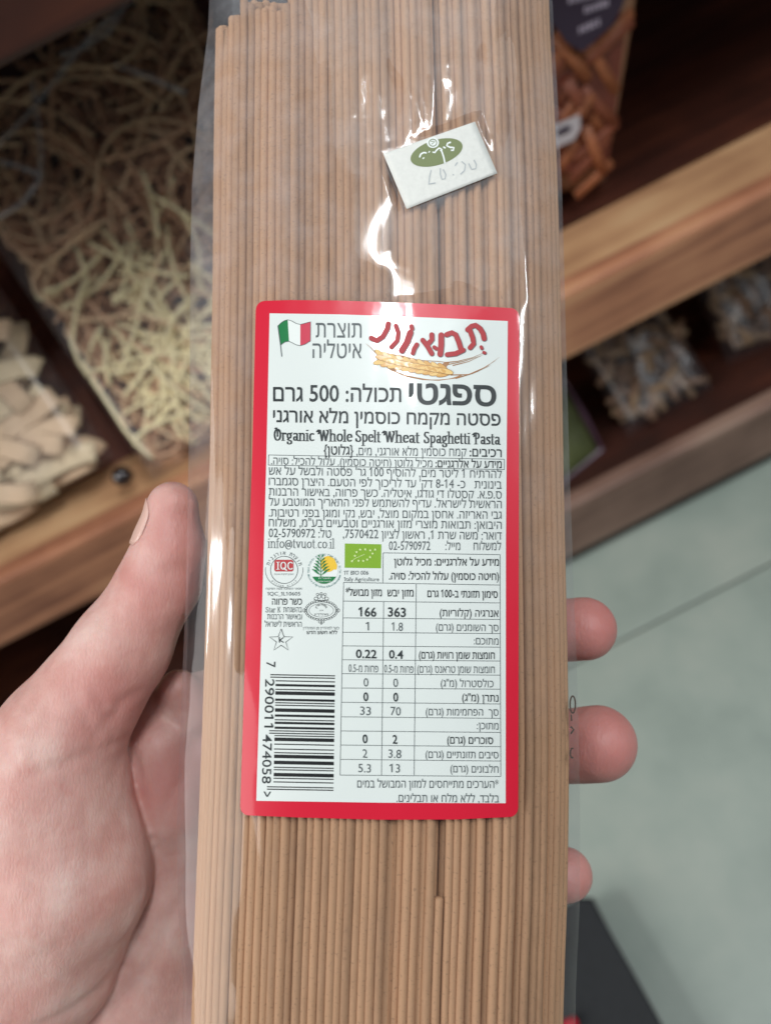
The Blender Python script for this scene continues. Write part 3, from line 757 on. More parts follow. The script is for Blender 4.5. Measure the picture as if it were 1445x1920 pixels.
# table
rows = [(1092, 1097), (1127, 1130.5), (1158.5, 1161.5), (1185.5, 1188), (1211, 1213.5), (1237, 1239.5), (1263, 1266), (1290, 1292.3), (1316.7, 1320), (1344, 1347), (1370.5, 1373.4), (1397, 1400), (1423.8, 1427), (1453.3, 1456)]
k = Ink()
for a, b in rows: tt = (a - 1092) / 361; k.stroke([(644 - 6.6 * tt, a), (937 + 1.3 * tt, b)], 1.1)
k.stroke([(644, 1092), (637.4, 1453.3)], 1.1); k.stroke([(719, 1128), (715, 1454)], 1.1); k.stroke([(780, 1095), (776, 1455)], 1.1); k.stroke([(937, 1097), (938.3, 1456)], 1.1)
k.stroke([(718, 1036.5), (937, 1040)], 1.1); k.stroke([(718, 1036.5), (717.5, 1093)], 1.1); k.stroke([(937, 1040), (937, 1097)], 1.1)
k.done('nutrition_table_lines', INKL, label)
TX('מידע על אלרגניים: מכיל גלוטן', 738.5, 935, 1060, 1060.7, 12.5, .010); TX('(חיטה כוסמין) עלול להכיל: סויה.', 729, 935, 1086.5, 1087.6, 12.5, .010)
TX('סימון תזונתי ב-100 גרם', 801, 932.6, 1119.5, 1121, 12.5, .010); TX('מזון יבש', 726, 775, 1118, 1118.5, 12.5, .010); TX('מזון מבושל*', 648, 715.6, 1117, 1117.8, 12.5, .010)
for s, x0, x1, y, h, bd in (('אנרגיה (קלוריות)', 824, 934, 1156, 12.5, .004), ('363', 727, 760.6, 1156, 17, .02), ('166', 672, 705.4, 1155.5, 17, .02), ('סך השומנים (גרם)', 817, 934, 1183, 12.5, 0),
        ('1.8', 734, 755, 1182.5, 16, 0), ('1', 685.5, 691.5, 1181.5, 16, 0), ('מתוכם:', 888, 934, 1208.5, 12.5, 0), ('חומצות שומן רוויות (גרם)', 785, 927, 1235, 12.5, .008), ('0.4', 729, 755.6, 1234.5, 15.5, .02),
        ('0.22', 667, 706, 1233.5, 15.5, .02), ('חומצות שומן טראנס (גרם)', 782, 927, 1261.5, 12.5, 0), ('פחות מ-0.5', 720, 775, 1261, 12.5, 0), ('פחות מ-0.5', 653.5, 709, 1260, 12.5, 0),
        ('כולסטרול (מ"ג)', 826, 924.6, 1288, 12.5, 0), ('0', 737, 746, 1287.7, 16, 0), ('0', 681.5, 690.5, 1287, 16, 0), ('נתרן (מ"ג)', 866, 934, 1315, 12.5, .006), ('0', 737, 746.4, 1314.8, 16, .02), ('0', 681, 690.4, 1314, 16, .02),
        ('סך  הפחמימות (גרם)', 798, 934, 1341.5, 12.5, 0), ('70', 732, 751, 1341, 16, 0), ('33', 675, 695, 1340.5, 16, 0), ('מתוכן:', 893.7, 934, 1367.5, 12.5, 0), ('סוכרים (גרם)', 838, 924, 1394.5, 12.5, .008),
        ('2', 735.8, 744.7, 1394, 16, .02), ('0', 679.5, 689, 1393, 16, .02), ('סיבים תזונתיים (גרם)', 797.5, 934, 1421.5, 12.5, 0), ('3.8', 728, 752, 1421, 16, 0), ('2', 679.5, 688.5, 1420.5, 16, 0),
        ('חלבונים (גרם)', 844, 934, 1448.5, 12.5, 0), ('13', 730, 749.6, 1448, 16, 0), ('5.3', 671.6, 695, 1448, 16, 0), ('*הערכים מתייחסים למזון המבושל במים', 669.6, 934, 1477, 13.5, 0), ('בלבד, ללא מלח או תבלינים.', 743, 935, 1504, 13.5, 0)):
    TX(s, x0, x1, y - .3, y + .7, h, bd, mat=INK if bd > 0 else INKL)
TX('IT BIO 006', 644.6, 690.5, 1077.5, 1077.5, 7.5, mat=INKL); TX('Italy Agriculture', 644.6, 710.3, 1089.5, 1089.7, 7.5, mat=INKL)
TX('IQC_IL10605', 501, 563, 1116.5, 1116.5, 6.8, mat=INKL); TX('כשר פרווה', 510, 566, 1133.8, 1133.8, 11.5, .008)
TX('בהשגחת', 531, 566, 1148, 1148, 9.6, mat=INKL); TX('ובאישור הרבנות', 501, 566, 1161, 1161.3, 9.6, mat=INKL); TX('הראשית לישראל', 496, 565.5, 1175, 1175.4, 9.6, mat=INKL)
TX('מספר הסמכה מטה הפיקוח', 498.5, 566, 1105.5, 1105.5, 3.4, mat=INKL); TX('כשר למהדרין מן המהדרין', 568, 635.6, 1180, 1180, 4.6, mat=INKL); TX('ללא חשש חדש', 575, 632, 1189, 1189, 6, .008)

# serif lettering drawn with a broad nib
def arc(cx, cy, rx, ry, a0, a1, n=9): return [(cx + rx * math.cos(R(a0 + (a1 - a0) * i / n)), cy + ry * math.sin(R(a0 + (a1 - a0) * i / n))) for i in range(n + 1)]
G = {
 'o': (.78, [arc(.39, .5, .30, .47, 0, 360, 16)]), 'c': (.66, [arc(.38, .5, .28, .47, 48, 312, 12)]), 'e': (.68, [[(.10, .55), (.62, .55)] + arc(.36, .5, .27, .47, 8, 318, 13)]),
 'a': (.74, [[(.14, .82)] + arc(.34, .7, .22, .27, 130, 0, 7) + [(.56, .08), (.72, .0)], arc(.33, .28, .2, .25, 0, 360, 12)]),
 'n': (.86, [[(.0, .95), (.16, .98), (.16, .0)], [(.03, .0), (.3, .0)], arc(.42, .68, .24, .30, 165, 0, 7) + [(.66, .0)], [(.54, .0), (.82, .0)]]),
 'h': (.86, [[(.0, 1.48), (.16, 1.52), (.16, .0)], [(.03, .0), (.3, .0)], arc(.42, .68, .24, .30, 165, 0, 7) + [(.66, .0)], [(.54, .0), (.82, .0)]]),
 'i': (.36, [[(.02, .95), (.17, .98), (.17, .0)], [(.03, .0), (.31, .0)], [(.12, 1.32), (.22, 1.32)], [(.12, 1.38), (.22, 1.38)]]),
 'l': (.36, [[(.02, 1.48), (.17, 1.52), (.17, .0)], [(.03, .0), (.31, .0)]]), 't': (.48, [[(.2, 1.3), (.2, .2)] + arc(.36, .2, .16, .2, 180, 290, 5), [(.04, .96), (.42, .96)]]),
 'r': (.58, [[(.0, .95), (.16, .98), (.16, .0)], [(.03, .0), (.3, .0)], arc(.38, .7, .22, .27, 160, 50, 5), [(.48, .86), (.54, .82)]]),
 'p': (.78, [[(.0, .95), (.16, .98), (.16, -.5)], [(.02, -.5), (.32, -.5)], arc(.38, .5, .27, .46, 140, -140, 12)]),
 'g': (.74, [arc(.32, .62, .22, .33, 0, 360, 13), [(.5, .88), (.68, 1.0)], [(.25, .28), (.14, .12), (.3, .03), (.56, -.04)] + arc(.36, -.24, .25, .22, 20, -200, 10)]),
 's': (.6, [[(.5, .78)] + arc(.3, .74, .18, .21, 30, 210, 7) + [(.42, .42)] + arc(.3, .24, .19, .21, 20, -150, 7)]),
 'u': (.84, [[(.0, .95), (.16, .98), (.16, .35)] + arc(.38, .33, .22, .29, 180, 340, 7), [(.64, .98), (.64, .0), (.8, .0)]]),
 'v': (.74, [[(.1, .96), (.36, .03), (.62, .96)], [(.0, .96), (.22, .96)], [(.5, .96), (.72, .96)]]), 'f': (.44, [arc(.36, 1.24, .18, .22, 60, 180, 5) + [(.18, .0)], [(.02, .96), (.4, .96)], [(.05, .0), (.34, .0)]]),
 '.': (.28, [[(.1, .05), (.18, .05)]]), '@': (1.2, [arc(.6, .5, .5, .7, -40, 300, 22), arc(.58, .5, .2, .28, 0, 360, 12), [(.8, .82), (.78, .25), (.9, .2)]]),
 'O': (1.0, [arc(.5, .72, .38, .72, 0, 360, 20), [(.32, 1.6), (.5, 1.3), (.5, .5)], [(.2, 1.5), (.34, 1.62)]]),
 'W': (1.5, [arc(.12, 1.1, .14, .2, -60, 150, 6) + [(.2, 1.45), (.42, 1.35), (.62, .02), (.86, 1.38)], [(.86, 1.3), (1.1, .02), (1.3, .9)] + arc(1.24, 1.15, .14, .26, -40, 100, 6)]),
 'S': (.82, [[(.68, 1.28)] + arc(.4, 1.1, .26, .32, 40, 215, 9) + [(.56, .62)] + arc(.4, .34, .28, .34, 30, -160, 9), [(.1, .1), (.1, .4)]]),
 'P': (1.0, [arc(.08, 1.1, .12, .18, -60, 150, 5) + [(.2, 1.4), (.42, 1.46), (.42, .0)], [(.28, .0), (.58, .0)], arc(.5, 1.05, .34, .38, 110, -110, 10)]),
 'K': (.9, [[(.2, 1.44), (.2, 0)], [(.05, 0), (.36, 0)], [(.05, 1.44), (.36, 1.44)], [(.75, 1.44), (.25, .66)], [(.36, .85), (.78, 0)]]), ' ': (.42, [])}
def serif(s, x0, x1, yL, yR, xh, wx=.17, wy=.05, mat=None, gap=.05, name='text_line'):
    tot = sum(G[c][0] + gap for c in s) - gap; k = Ink(); cx = 0; kx = (x1 - x0) / tot
    for c in s:
        for path in G[c][1]:
            P = [(x0 + (cx + x) * kx, yL + (yR - yL) * (cx / tot) - y * xh) for x, y in path]
            k.nib(P, wx * kx, wy * xh, 3)
        cx += G[c][0] + gap
    return k.done(name, mat or INK, label)
serif('Organic', 513, 589, 825.5, 826.8, 14.5, .21, .075); serif('Whole', 594, 660, 826.8, 828, 14.5, .21, .075); serif('Spelt', 666, 713, 828, 829, 14.5, .21, .075)
serif('Wheat', 717, 786, 829, 830.5, 14.5, .21, .075); serif('Spaghetti', 794, 881, 830.5, 832.3, 14.5, .21, .075); serif('Pasta', 886, 937, 832.4, 833.5, 14.5, .21, .075)
serif('info@tvuot.co.il', 502, 627, 1027, 1028, 12, .12, .06, INKL); serif('Star K', 498, 526, 1148, 1148, 6.8, .13, .08, INKL)

# flag
GREEN = simple('green_print', lin(20, 122, 66), .38, coat=.3); FRED = simple('red_print', lin(205, 62, 84), .38, coat=.3); YEL = simple('yellow_print', lin(240, 198, 60), .38, coat=.3)
LGREEN = simple('leaf_green_print', lin(128, 172, 30), .38, coat=.3); WPR = simple('white_print', lin(232, 238, 234), .4); GOLD = simple('golden_print', lin(214, 160, 72), .38, coat=.3)
GOLDD = simple('brown_print', lin(160, 104, 44), .4); GOLDL = simple('pale_gold_print', lin(234, 196, 120), .4); SHAD = simple('grey_print', lin(120, 118, 118), .4); LOGOR = simple('dark_red_print', lin(176, 46, 52), .5); LOGO = simple('brick_red_print', lin(188, 64, 68), .38, coat=.3)
fx = lambda X: 500 + X / 7.225; fy = lambda Y: 590 + Y / 7.223
topc = [(152, 150), (200, 105), (240, 80), (285, 68), (340, 85), (400, 120), (455, 132), (520, 115), (595, 95)]
botc = [(188, 415), (215, 390), (250, 368), (303, 360), (345, 380), (400, 408), (455, 420), (520, 400), (592, 355)]
fl = None
for a, b, m_, nm in ((0, 3, GREEN, 'flag_green_stripe'), (3, 6, WPR, 'flag_white_stripe'), (6, 8, FRED, 'flag_red_stripe')):
    k = Ink()
    for i in range(a, b): k.poly([(fx(x), fy(y)) for x, y in (topc[i], topc[i + 1], botc[i + 1], botc[i])])
    k.done(nm, m_, label)
k = Ink(); k.stroke([(fx(x), fy(y)) for x, y in topc], .9, 3); k.stroke([(fx(x), fy(y)) for x, y in botc], .9, 3); k.stroke([(fx(152), fy(150)), (fx(188), fy(415)), (fx(205), fy(568))], 1.6, 3); k.stroke([(fx(595), fy(95)), (fx(592), fy(355))], .8, 3); k.done('flag_outline', INKL, label)
# brand lettering and wheat ear
gx = lambda X: 680 + X / 5.352; gy = lambda Y: 590 + Y / 5.352
strokes = [  # (points, width in crop px)
 ([(1050, 150), (1090, 115), (1130, 105), (1175, 140), (1205, 190), (1215, 240)], 46), ([(1070, 150), (1100, 230), (1110, 290), (1075, 330)], 44), ([(1185, 322), (1192, 338)], 28), ([(1212, 378), (1222, 384)], 28),
 ([(840, 200), (890, 180), (930, 200), (960, 270), (985, 350)], 46), ([(845, 400), (930, 390), (1005, 355)], 44),
 ([(785, 205), (785, 300), (775, 395)], 52), ([(715, 325), (735, 340)], 34),
 ([(600, 255), (650, 320), (690, 390)], 44), ([(690, 200), (692, 250), (655, 290)], 44), ([(540, 300), (515, 340), (500, 385)], 40),
 ([(485, 115), (492, 140)], 40), ([(475, 180), (440, 280), (390, 360)], 56),
 ([(255, 90), (245, 140), (200, 220), (140, 260), (85, 235)], 46), ([(330, 110), (355, 180), (345, 260), (285, 325)], 40)]
k = Ink(); k2 = Ink()
for P, w_ in strokes:
    Q = [(gx(x), gy(y)) for x, y in P]; ww = w_ * 1.1 / 5.352
    for K, dx, lay, ex in ((k, 0, 4, 0), (k2, 1.3, 2, .6)):
        K.stroke([(x + dx, y + dx * .8) for x, y in Q], ww + ex, lay, 5)
        for x, y in (Q[0], Q[-1]): K.ell(x + dx, y + dx * .8, (ww + ex) / 2, (ww + ex) / 2, 0, 12, lay)
k2.done('brand_lettering_shadow', SHAD, label); k.done('brand_lettering', LOGOR, label)
ks = {GOLD: Ink(), GOLDL: Ink(), GOLDD: Ink()}
ax_ = [(150, 430), (260, 480), (380, 520), (500, 550), (620, 560), (740, 565), (830, 580)]
ks[GOLDD].poly([(gx(x), gy(y)) for x, y in [(135, 425), (160, 385), (230, 380), (400, 410), (560, 455), (750, 465), (870, 480), (815, 560), (880, 600), (1000, 610), (930, 640), (760, 662), (600, 655), (440, 625), (280, 560), (170, 480)]], 2)
rw = random.Random(4)
for i in range(10):
    t = i / 9; x = 180 + 630 * t; yc = 428 + 130 * t ** .8
    for sd in (-1, 1, 0):
        col = [GOLD, GOLDL][(i + sd) % 2]
        ks[col].ell(gx(x + 22 * (sd == 0)), gy(yc + sd * 34 * (1 - .2 * t) + 10), 14, 4.6, sd * -.5 + .26, 14, 4 if sd else 6); ks[GOLDD].ell(gx(x + 22 * (sd == 0)), gy(yc + sd * 34 * (1 - .2 * t) + 10), 14.8, 5.5, sd * -.5 + .26, 14, 3 if sd else 5)
for kk, m_ in ((GOLDD, 'wheat_ear_outline'), (GOLD, 'wheat_grains'), (GOLDL, 'wheat_grain_highlights')): ks[kk].done(m_, kk, label)
k = Ink()
for P in ([(820, 480), (950, 468), (1100, 430), (1240, 370)], [(850, 500), (1000, 470), (1190, 410)], [(900, 510), (1060, 470), (1200, 405)], [(880, 605), (1060, 600), (1240, 520), (1370, 425)], [(930, 640), (1100, 590), (1280, 510)], [(980, 625), (1150, 570), (1330, 460)], [(130, 385), (80, 330), (30, 290)], [(150, 380), (110, 345)]):
    k.stroke([(gx(x), gy(y)) for x, y in P], lambda t: 1.5 * (1 - t) + .25, 3, 4)
k.done('wheat_awns', GOLDD, label)
# seals and marks
def arctext(s, cx, cy, rad, a0, a1, h, k, lay=3, flip=False):
    s = visual(s); n = len(s)
    for i, ch in enumerate(s):
        if ch == ' ': continue
        a = R(a0 + (a1 - a0) * (i + .5) / n); V, F = glyphs(ch, .006)
        if not V: continue
        mx = sum(v[0] for v in V) / len(V); kk = h / .62; o = len(k.v)
        for v in V:
            tx, ty = -math.sin(a), math.cos(a)
            if a1 < a0: tx, ty = -tx, -ty; sg = -1
            else: sg = 1
            xx = (v[0] - mx) * kk * .85; yy = v[1] * kk
            k.v.append(k.fn(cx + math.cos(a) * (rad + sg * yy) + tx * xx, cy + math.sin(a) * (rad + sg * yy) + ty * xx, lay))
        k.f += [tuple(o + j for j in f) for f in F]
k = Ink(); k.ring(532.7, 1068.5, 25.5, 25.5, 1.2); k.ring(532.7, 1068.5, 35.2, 33, .9, -8, 188)
arctext('תוצרת אורגנית', 532.7, 1068.5, 28.5, 195, 345, 6.4, k); arctext('לוגית סטנדרט', 532.7, 1068.5, 32, 140, 40, 3.2, k)
text('המכון לבקרה ואיכות', 514, 550, 1078, 1078, 2.6, ink=k); k.done('round_certification_seal', INKL, label)
k = Ink(); k.poly([(514.5, 1052), (517, 1049.6), (547, 1049.6), (550, 1052), (550, 1069), (547.5, 1071.4), (517, 1071.4), (514.5, 1069)], 3); k.done('seal_red_plate', LOGO, label)
k = Ink(); serif_ = [('I', [[(.2, 0), (.2, 1)], [(.05, 0), (.35, 0)], [(.05, 1), (.35, 1)]], .45), ('Q', [arc(.4, .5, .33, .5, 0, 360, 16), [(.45, .2), (.85, -.15)]], .9), ('C', [arc(.4, .5, .33, .5, 45, 315, 12)], .75)]
cx = 518.5
for _, P, wd in serif_:
    for pth in P: k.nib([(cx + x * 14, 1067.5 - y * 13.5) for x, y in pth], 2.2, 1.0, 5)
    cx += wd * 14 + .8
k.done('seal_initials', WPR, label)
cx, cy = 607.7, 1069.5
k = Ink(); k.ell(cx, cy, 25.5, 25.5, 0, 36, 2); k.done('emblem_disc', WPR, label)
k = Ink(); k.ell(615, 1057.5, 14.5, 15, 0, 26, 3); k.poly([(615, 1043), (627, 1048), (632, 1060), (631, 1068), (618, 1068)], 3); k.done('emblem_sun', YEL, label)
k = Ink(); k.poly([(cx + 25 * math.cos(t), cy + 25 * math.sin(t)) for t in np.linspace(R(28), R(152), 18)], 4)
for i in range(6):
    y = 1079 - i * 6.3; L = 17.5 - i * 2.3
    for sd in (-1, 1):
        k.poly([(601.5, y), (601.5 + sd * L * .45, y - 2.2 - L * .12), (601.5 + sd * L, y - 4 - L * .5), (601.5 + sd * L * .5, y - 6 - L * .25)], 5)
k.stroke([(601.5, 1082), (601.5, 1046)], 1.2, 5); k.done('emblem_plant', GREEN, label)
k = Ink(); arctext('מדינת ישראל משרד החקלאות ופיתוח הכפר', cx, cy, 28, 170, 370, 3.4, k); arctext('Ministry of Agriculture & Rural Development', cx, cy, 32.5, 165, 15, 3.2, k); k.done('emblem_ring_text', simple('teal_print', lin(74, 126, 124), .45), label)
k = Ink(); text('תוצרת', 597, 620, 1085.5, 1085.5, 2.4, ink=k, lay=6); text('חקלאית אורגנית', 596, 620, 1091.5, 1091.5, 2.4, ink=k, lay=6); k.done('emblem_base_text', WPR, label)
k = Ink(); k.poly([(646.4, 1019), (714.8, 1020.5), (714, 1065.5), (646, 1064.5)]); k.done('green_leaf_logo', LGREEN, label)
k = Ink()
def star5(k, cx, cy, r_, lay, ratio=.42, rot=-90):
    k.poly([(cx + (r_ if i % 2 == 0 else r_ * ratio) * math.cos(R(rot + i * 36)), cy + (r_ if i % 2 == 0 else r_ * ratio) * math.sin(R(rot + i * 36))) for i in range(10)], lay)
for X, Y in ((1030, 180), (1047, 140), (1085, 115), (1138, 112), (1190, 122), (1240, 115), (1213, 155), (1187, 193), (1158, 218), (1117, 232), (1068, 230), (1000, 235)): star5(k, 480 + X / 5.558, 1010 + Y / 5.558, 3.0, 4)
k.stroke([(658, 1053), (666, 1047), (675, 1043), (684, 1039)], .9, 4); k.done('leaf_logo_stars', simple('pale_green_print', lin(214, 234, 160), .4), label)
k = Ink()
P = [(527 + (23 if i % 2 == 0 else 9.2) * math.cos(R(-90 + i * 36)), 1201 + (22 if i % 2 == 0 else 8.8) * math.sin(R(-90 + i * 36))) for i in range(10)]
k.stroke(P + [P[0], P[1]], 1.3, 3, 30); k.nib([(523.5, 1195), (524, 1204.5)], 2, .8, 3); k.nib([(531, 1195.5), (524.5, 1200.5), (531.5, 1204.5)], 1.8, .8, 3); k.done('star_mark', INK, label)
k = Ink(); cx, cy = 602.3, 1144.5
k.ring(cx, cy, 27.5, 16, .9); k.ring(cx, cy, 23, 12.5, .6)
for i in range(34):
    a = 2 * math.pi * i / 34; k.ring(cx + 29 * math.cos(a), cy + 17.8 * math.sin(a), 2.1, 2.1, .75, n=8)
for sd in (-1, 1): k.ring(cx + sd * 32, cy, 2.2, 3.2, 1.0, n=10); k.ring(cx + sd * 10, cy - 22, 3.5, 3.2, .9, n=10); k.ring(cx + sd * 4, cy - 26, 3.4, 3.4, .9, n=10); k.ring(cx + sd * 7, cy - 30, 2.6, 2.2, .8, n=10); k.ring(cx + sd * 3, cy + 21.5, 2.5, 2.2, .9, n=10)
k.ring(cx, cy - 31.5, 2.2, 2.0, .9, n=10); k.ring(cx, cy + 25, 1.2, 1.6, .8, n=8); k.stroke([(cx - 13, cy - 20), (cx, cy - 17.5), (cx + 13, cy - 20)], 1.3, 2)
arctext('בהשגחת הבד"ץ', cx, cy - 1, 8.6, 200, 340, 3.6, k); text('חרדית', cx - 3.5, cx + 3.5, cy + 1.5, cy + 1.5, 2.4, ink=k); text('מהדרין', cx - 13, cx + 13, cy + 9.2, cy + 9.2, 3.4, ink=k)
k.done('oval_crest', INK, label)
# barcode 7290011474058
Lc = ['0001101', '0011001', '0010011', '0111101', '0100011', '0110001', '0101111', '0111011', '0110111', '0001011']
Rc = [''.join('1' if c == '0' else '0' for c in s) for s in Lc]; Gc = [s[::-1] for s in Rc]
code = '7290011474058'; par = 'LGLGLG'
bits = '101' + ''.join((Lc if p == 'L' else Gc)[int(c)] for c, p in zip(code[1:7], par)) + '01010' + ''.join(Rc[int(c)] for c in code[7:]) + '101'
k = Ink(); yA, yB = 1264.0, 1481.0
i = 0
while i < 95:
    if bits[i] == '1':
        j = i
        while j < 95 and bits[j] == '1': j += 1
        t0, t1 = i / 95, (j - .12) / 95; g_ = i < 3 or i > 91 or 45 <= i < 50
        xl = 517 - 4.5 * t0 - ((10 if i < 50 else 12) if g_ else 0); xr = 628 - 3 * t0
        ya, yb = yA + (yB - yA) * t0, yA + (yB - yA) * t1
        n = 8
        for q in range(n):
            xa, xb = xl + (xr - xl) * q / n, xl + (xr - xl) * (q + 1) / n
            k.poly([(xa, ya + 2.2 * q / n), (xb, ya + 2.2 * (q + 1) / n), (xb, yb + 2.2 * (q + 1) / n), (xa, yb + 2.2 * q / n)], 2)
        i = j
    else: i += 1
k.done('barcode_bars', BLACKI, label)
for s, y0, y1, x0 in (('7', 1240.5, 1251, 499.5), ('290011', 1273, 1364, 497.5), ('474058', 1377, 1469, 493), ('>', 1484, 1494, 491)):
    TX(s, 0, 0, 0, 0, 17 if s != '>' else 20, .004, vert=((x0, y0), (x0 - (y1 - y0) * .02, y1)), name='barcode_digits')
# black print on the clear film edge, mostly turned away
def ff(px, py, lay=1): return pkc(px, py, hF(px, py) + .0002)
k = Ink(ff); k.ring(1073, 1321, 5.0, 16, 3.0, n=20); k.stroke([(1069, 1362), (1075, 1368), (1069, 1376)], 3.5); k.stroke([(1070, 1340), (1071, 1352)], 3); k.ring(1072, 1412, 3.5, 9, 3, 60, 300, n=12)
k.done('film_print', simple('faded_black_print', lin(92, 78, 70), .5), packet)

# --- price sticker
cs = [(718, 288), (890, 228), (932, 325), (762, 392)]
hs = 0 * max(hF(x, y) for x in range(715, 935, 12) for y in range(225, 395, 12)) + .0002
def stk(px, py, lay=0):
    return pkc(px, py, hF0(px, py) + .00038 + .00003 * noise.noise(Vector((px / 40, py / 40, 7))) + .00005 * lay)
def quad(u, v):
    a = [cs[0][i] + (cs[1][i] - cs[0][i]) * u for i in (0, 1)]; b = [cs[3][i] + (cs[2][i] - cs[3][i]) * u for i in (0, 1)]
    return tuple(a[i] + (b[i] - a[i]) * v for i in (0, 1))
V = []; F = []; n = 16
for j in range(n + 1):
    for i in range(n + 1): V.append(stk(*quad(i / n, j / n)))
for j in range(n):
    for i in range(n): a = j * (n + 1) + i; F.append((a, a + n + 1, a + n + 2, a + 1))
M_st = simple('white_sticker_paper', lin(230, 231, 225), .7, .2, var=.03, scale=900, bump=.3)
st = link('price_sticker', mesh('price_sticker', V, F, True), M_st, packet)
md = st.modifiers.new('thickness', 'SOLIDIFY'); md.thickness = .0001; md.offset = -1
st['label'] = 'small tilted white price sticker with a green oval and faint pencil price'
sx_ = lambda X: 660 + X / 4.516; sy_ = lambda Y: 200 + Y / 4.516
k = Ink(stk); k.ell(sx_(714), sy_(388), 50.5, 23.5, R(-17), 36, 1); k.done('oval_mark', simple('olive_green_print', lin(122, 134, 88), .6), st)
k = Ink(stk); k.ell(sx_(683), sy_(305), 11.5, 10, 0, 20, 2)
for P, w_ in (([(570, 430), (580, 402), (605, 388), (630, 392)], 3), ([(600, 432), (606, 440)], 4), ([(648, 380), (655, 386)], 4), ([(680, 385), (700, 388), (712, 370), (735, 350), (760, 362), (745, 375)], 3), ([(755, 370), (775, 430), (785, 482)], 3), ([(770, 340), (790, 352)], 3),
             ([(835, 300), (808, 310), (800, 330), (830, 345), (860, 345), (855, 370), (835, 368)], 3.2)):
    k.stroke([(sx_(x), sy_(y)) for x, y in P], w_, 2, 3)
k.done('oval_script', WPR, st)
k = Ink(stk); k.ring(sx_(683), sy_(305), 7.2, 6.6, 1.6, n=20, lay=3); k.stroke([(sx_(665), sy_(292)), (sx_(700), sy_(296)), (sx_(672), sy_(318))], 1.6, 3, 4); k.done('circle_mark', simple('grey_green_print', lin(130, 142, 112), .6), st)
k = Ink(stk)
for P in ([(668, 535), (655, 590), (648, 655), (705, 645)], [(745, 520), (745, 570), (760, 615), (785, 610), (792, 575), (770, 530)], [(852, 572), (860, 580)], [(925, 462), (958, 490), (950, 540), (915, 572)], [(870, 500), (890, 470)], [(985, 480), (1010, 530), (1045, 525), (1050, 490), (1030, 450)]):
    k.stroke([(sx_(x), sy_(y)) for x, y in P], 2.0, 2, 4)
k.done('pencil_price', simple('faint_pencil', lin(186, 192, 194), .7), st)

# ================================================================== HAND
def hc(px, py, d): return np.array([(px - PW / 2) / FPX * d, (PH / 2 - py) / FPX * d, -d])      # cm, camera frame
CONES = [
 # thumb
 ((324, 951, 21.0), .67, (318, 1030, 21.1), .90), ((318, 1030, 21.1), .90, (300, 1090, 21.2), 1.03), ((300, 1090, 21.2), 1.03, (228, 1215, 21.2), 1.24),
 ((228, 1215, 21.2), 1.24, (112, 1385, 21.2), 1.62), ((112, 1385, 21.2), 1.62, (95, 1500, 21.3), 1.95),
 # mound of the thumb and heel of the hand
 ((95, 1500, 21.3), 1.95, (122, 1640, 21.3), 2.05), ((122, 1640, 21.3), 2.05, (60, 1790, 21.6), 2.1), ((60, 1790, 21.6), 2.1, (-120, 2010, 22.3), 2.2), ((-20, 1600, 21.8), 2.0, (-160, 1950, 22.4), 2.2),
 ((0, 1450, 21.8), 1.6, (-60, 1700, 22.2), 1.9),
 # palm behind
 ((-60, 2080, 23.2), 1.9, (360, 1480, 23.6), 1.25), ((-20, 2120, 23.5), 1.9, (450, 1600, 24.0), 1.35), ((40, 2160, 23.4), 1.9, (480, 1740, 24.0), 1.35), ((90, 2200, 23.2), 1.8, (460, 1880, 23.8), 1.3),
 ((210, 2010, 23.0), 1.5, (330, 1700, 23.2), 1.15),
 # pads at the roots of the fingers
 ((300, 1400, 22.6), .78, (322, 1530, 22.7), .95), ((335, 1292, 22.7), .55, (372, 1330, 22.9), .6), ((330, 1600, 22.9), .9, (300, 1760, 22.8), 1.0),
 # index, middle, ring, little finger
 ((360, 1440, 23.5), 1.05, (640, 1260, 23.7), .96), ((640, 1260, 23.7), .96, (900, 1192, 23.1), .90), ((900, 1192, 23.1), .90, (1096, 1179, 21.6), .84),
 ((450, 1590, 23.7), 1.08, (760, 1460, 23.9), 1.0), ((760, 1460, 23.9), 1.0, (990, 1405, 23.2), .98), ((990, 1405, 23.2), .98, (1122, 1394, 21.6), 1.00),
 ((480, 1730, 23.6), 1.04, (740, 1670, 23.6), .95), ((740, 1670, 23.6), .95, (930, 1648, 23.1), .85), ((930, 1648, 23.1), .85, (1059, 1640, 21.9), .72),
 ((460, 1870, 23.4), .92, (690, 1860, 23.3), .82), ((690, 1860, 23.3), .82, (860, 1850, 22.9), .72), ((860, 1850, 22.9), .72, (960, 1850, 22.3), .65),
#F
 # forearm
 ((-60, 2090, 23.2), 2.0, (-420, 2700, 25.5), 2.5), ((60, 2180, 23.6), 1.9, (-300, 2790, 25.8), 2.5),
 ((250, 1350, 23.3), .95, (420, 1300, 23.9), .8), ((240, 1500, 23.2), 1.0, (330, 1420, 23.4), 1.0),
]
def sd_cone(P, a, ra, b, rb):
    ba = b - a; t = np.clip(((P - a) @ ba) / (ba @ ba), 0, 1)
    return np.linalg.norm(P - a - t[:, None] * ba, axis=1) - (ra + (rb - ra) * t)
PR = [(hc(*a), ra, hc(*b), rb) for a, ra, b, rb in CONES]
GRP = [list(range(0, 5)), list(range(5, 10)), list(range(10, 15)) + [30, 31, 32, 33], [15], [16], [17], [18, 19, 20], [21, 22, 23], [24, 25, 26], [27, 28, 29]]
def smin(a, b, k): h = np.clip(.5 + .5 * (b - a) / k, 0, 1); return b + (a - b) * h - k * h * (1 - h)
GK = [.30, .9, .9, .2, .2, .2, .18, .18, .18, .18]
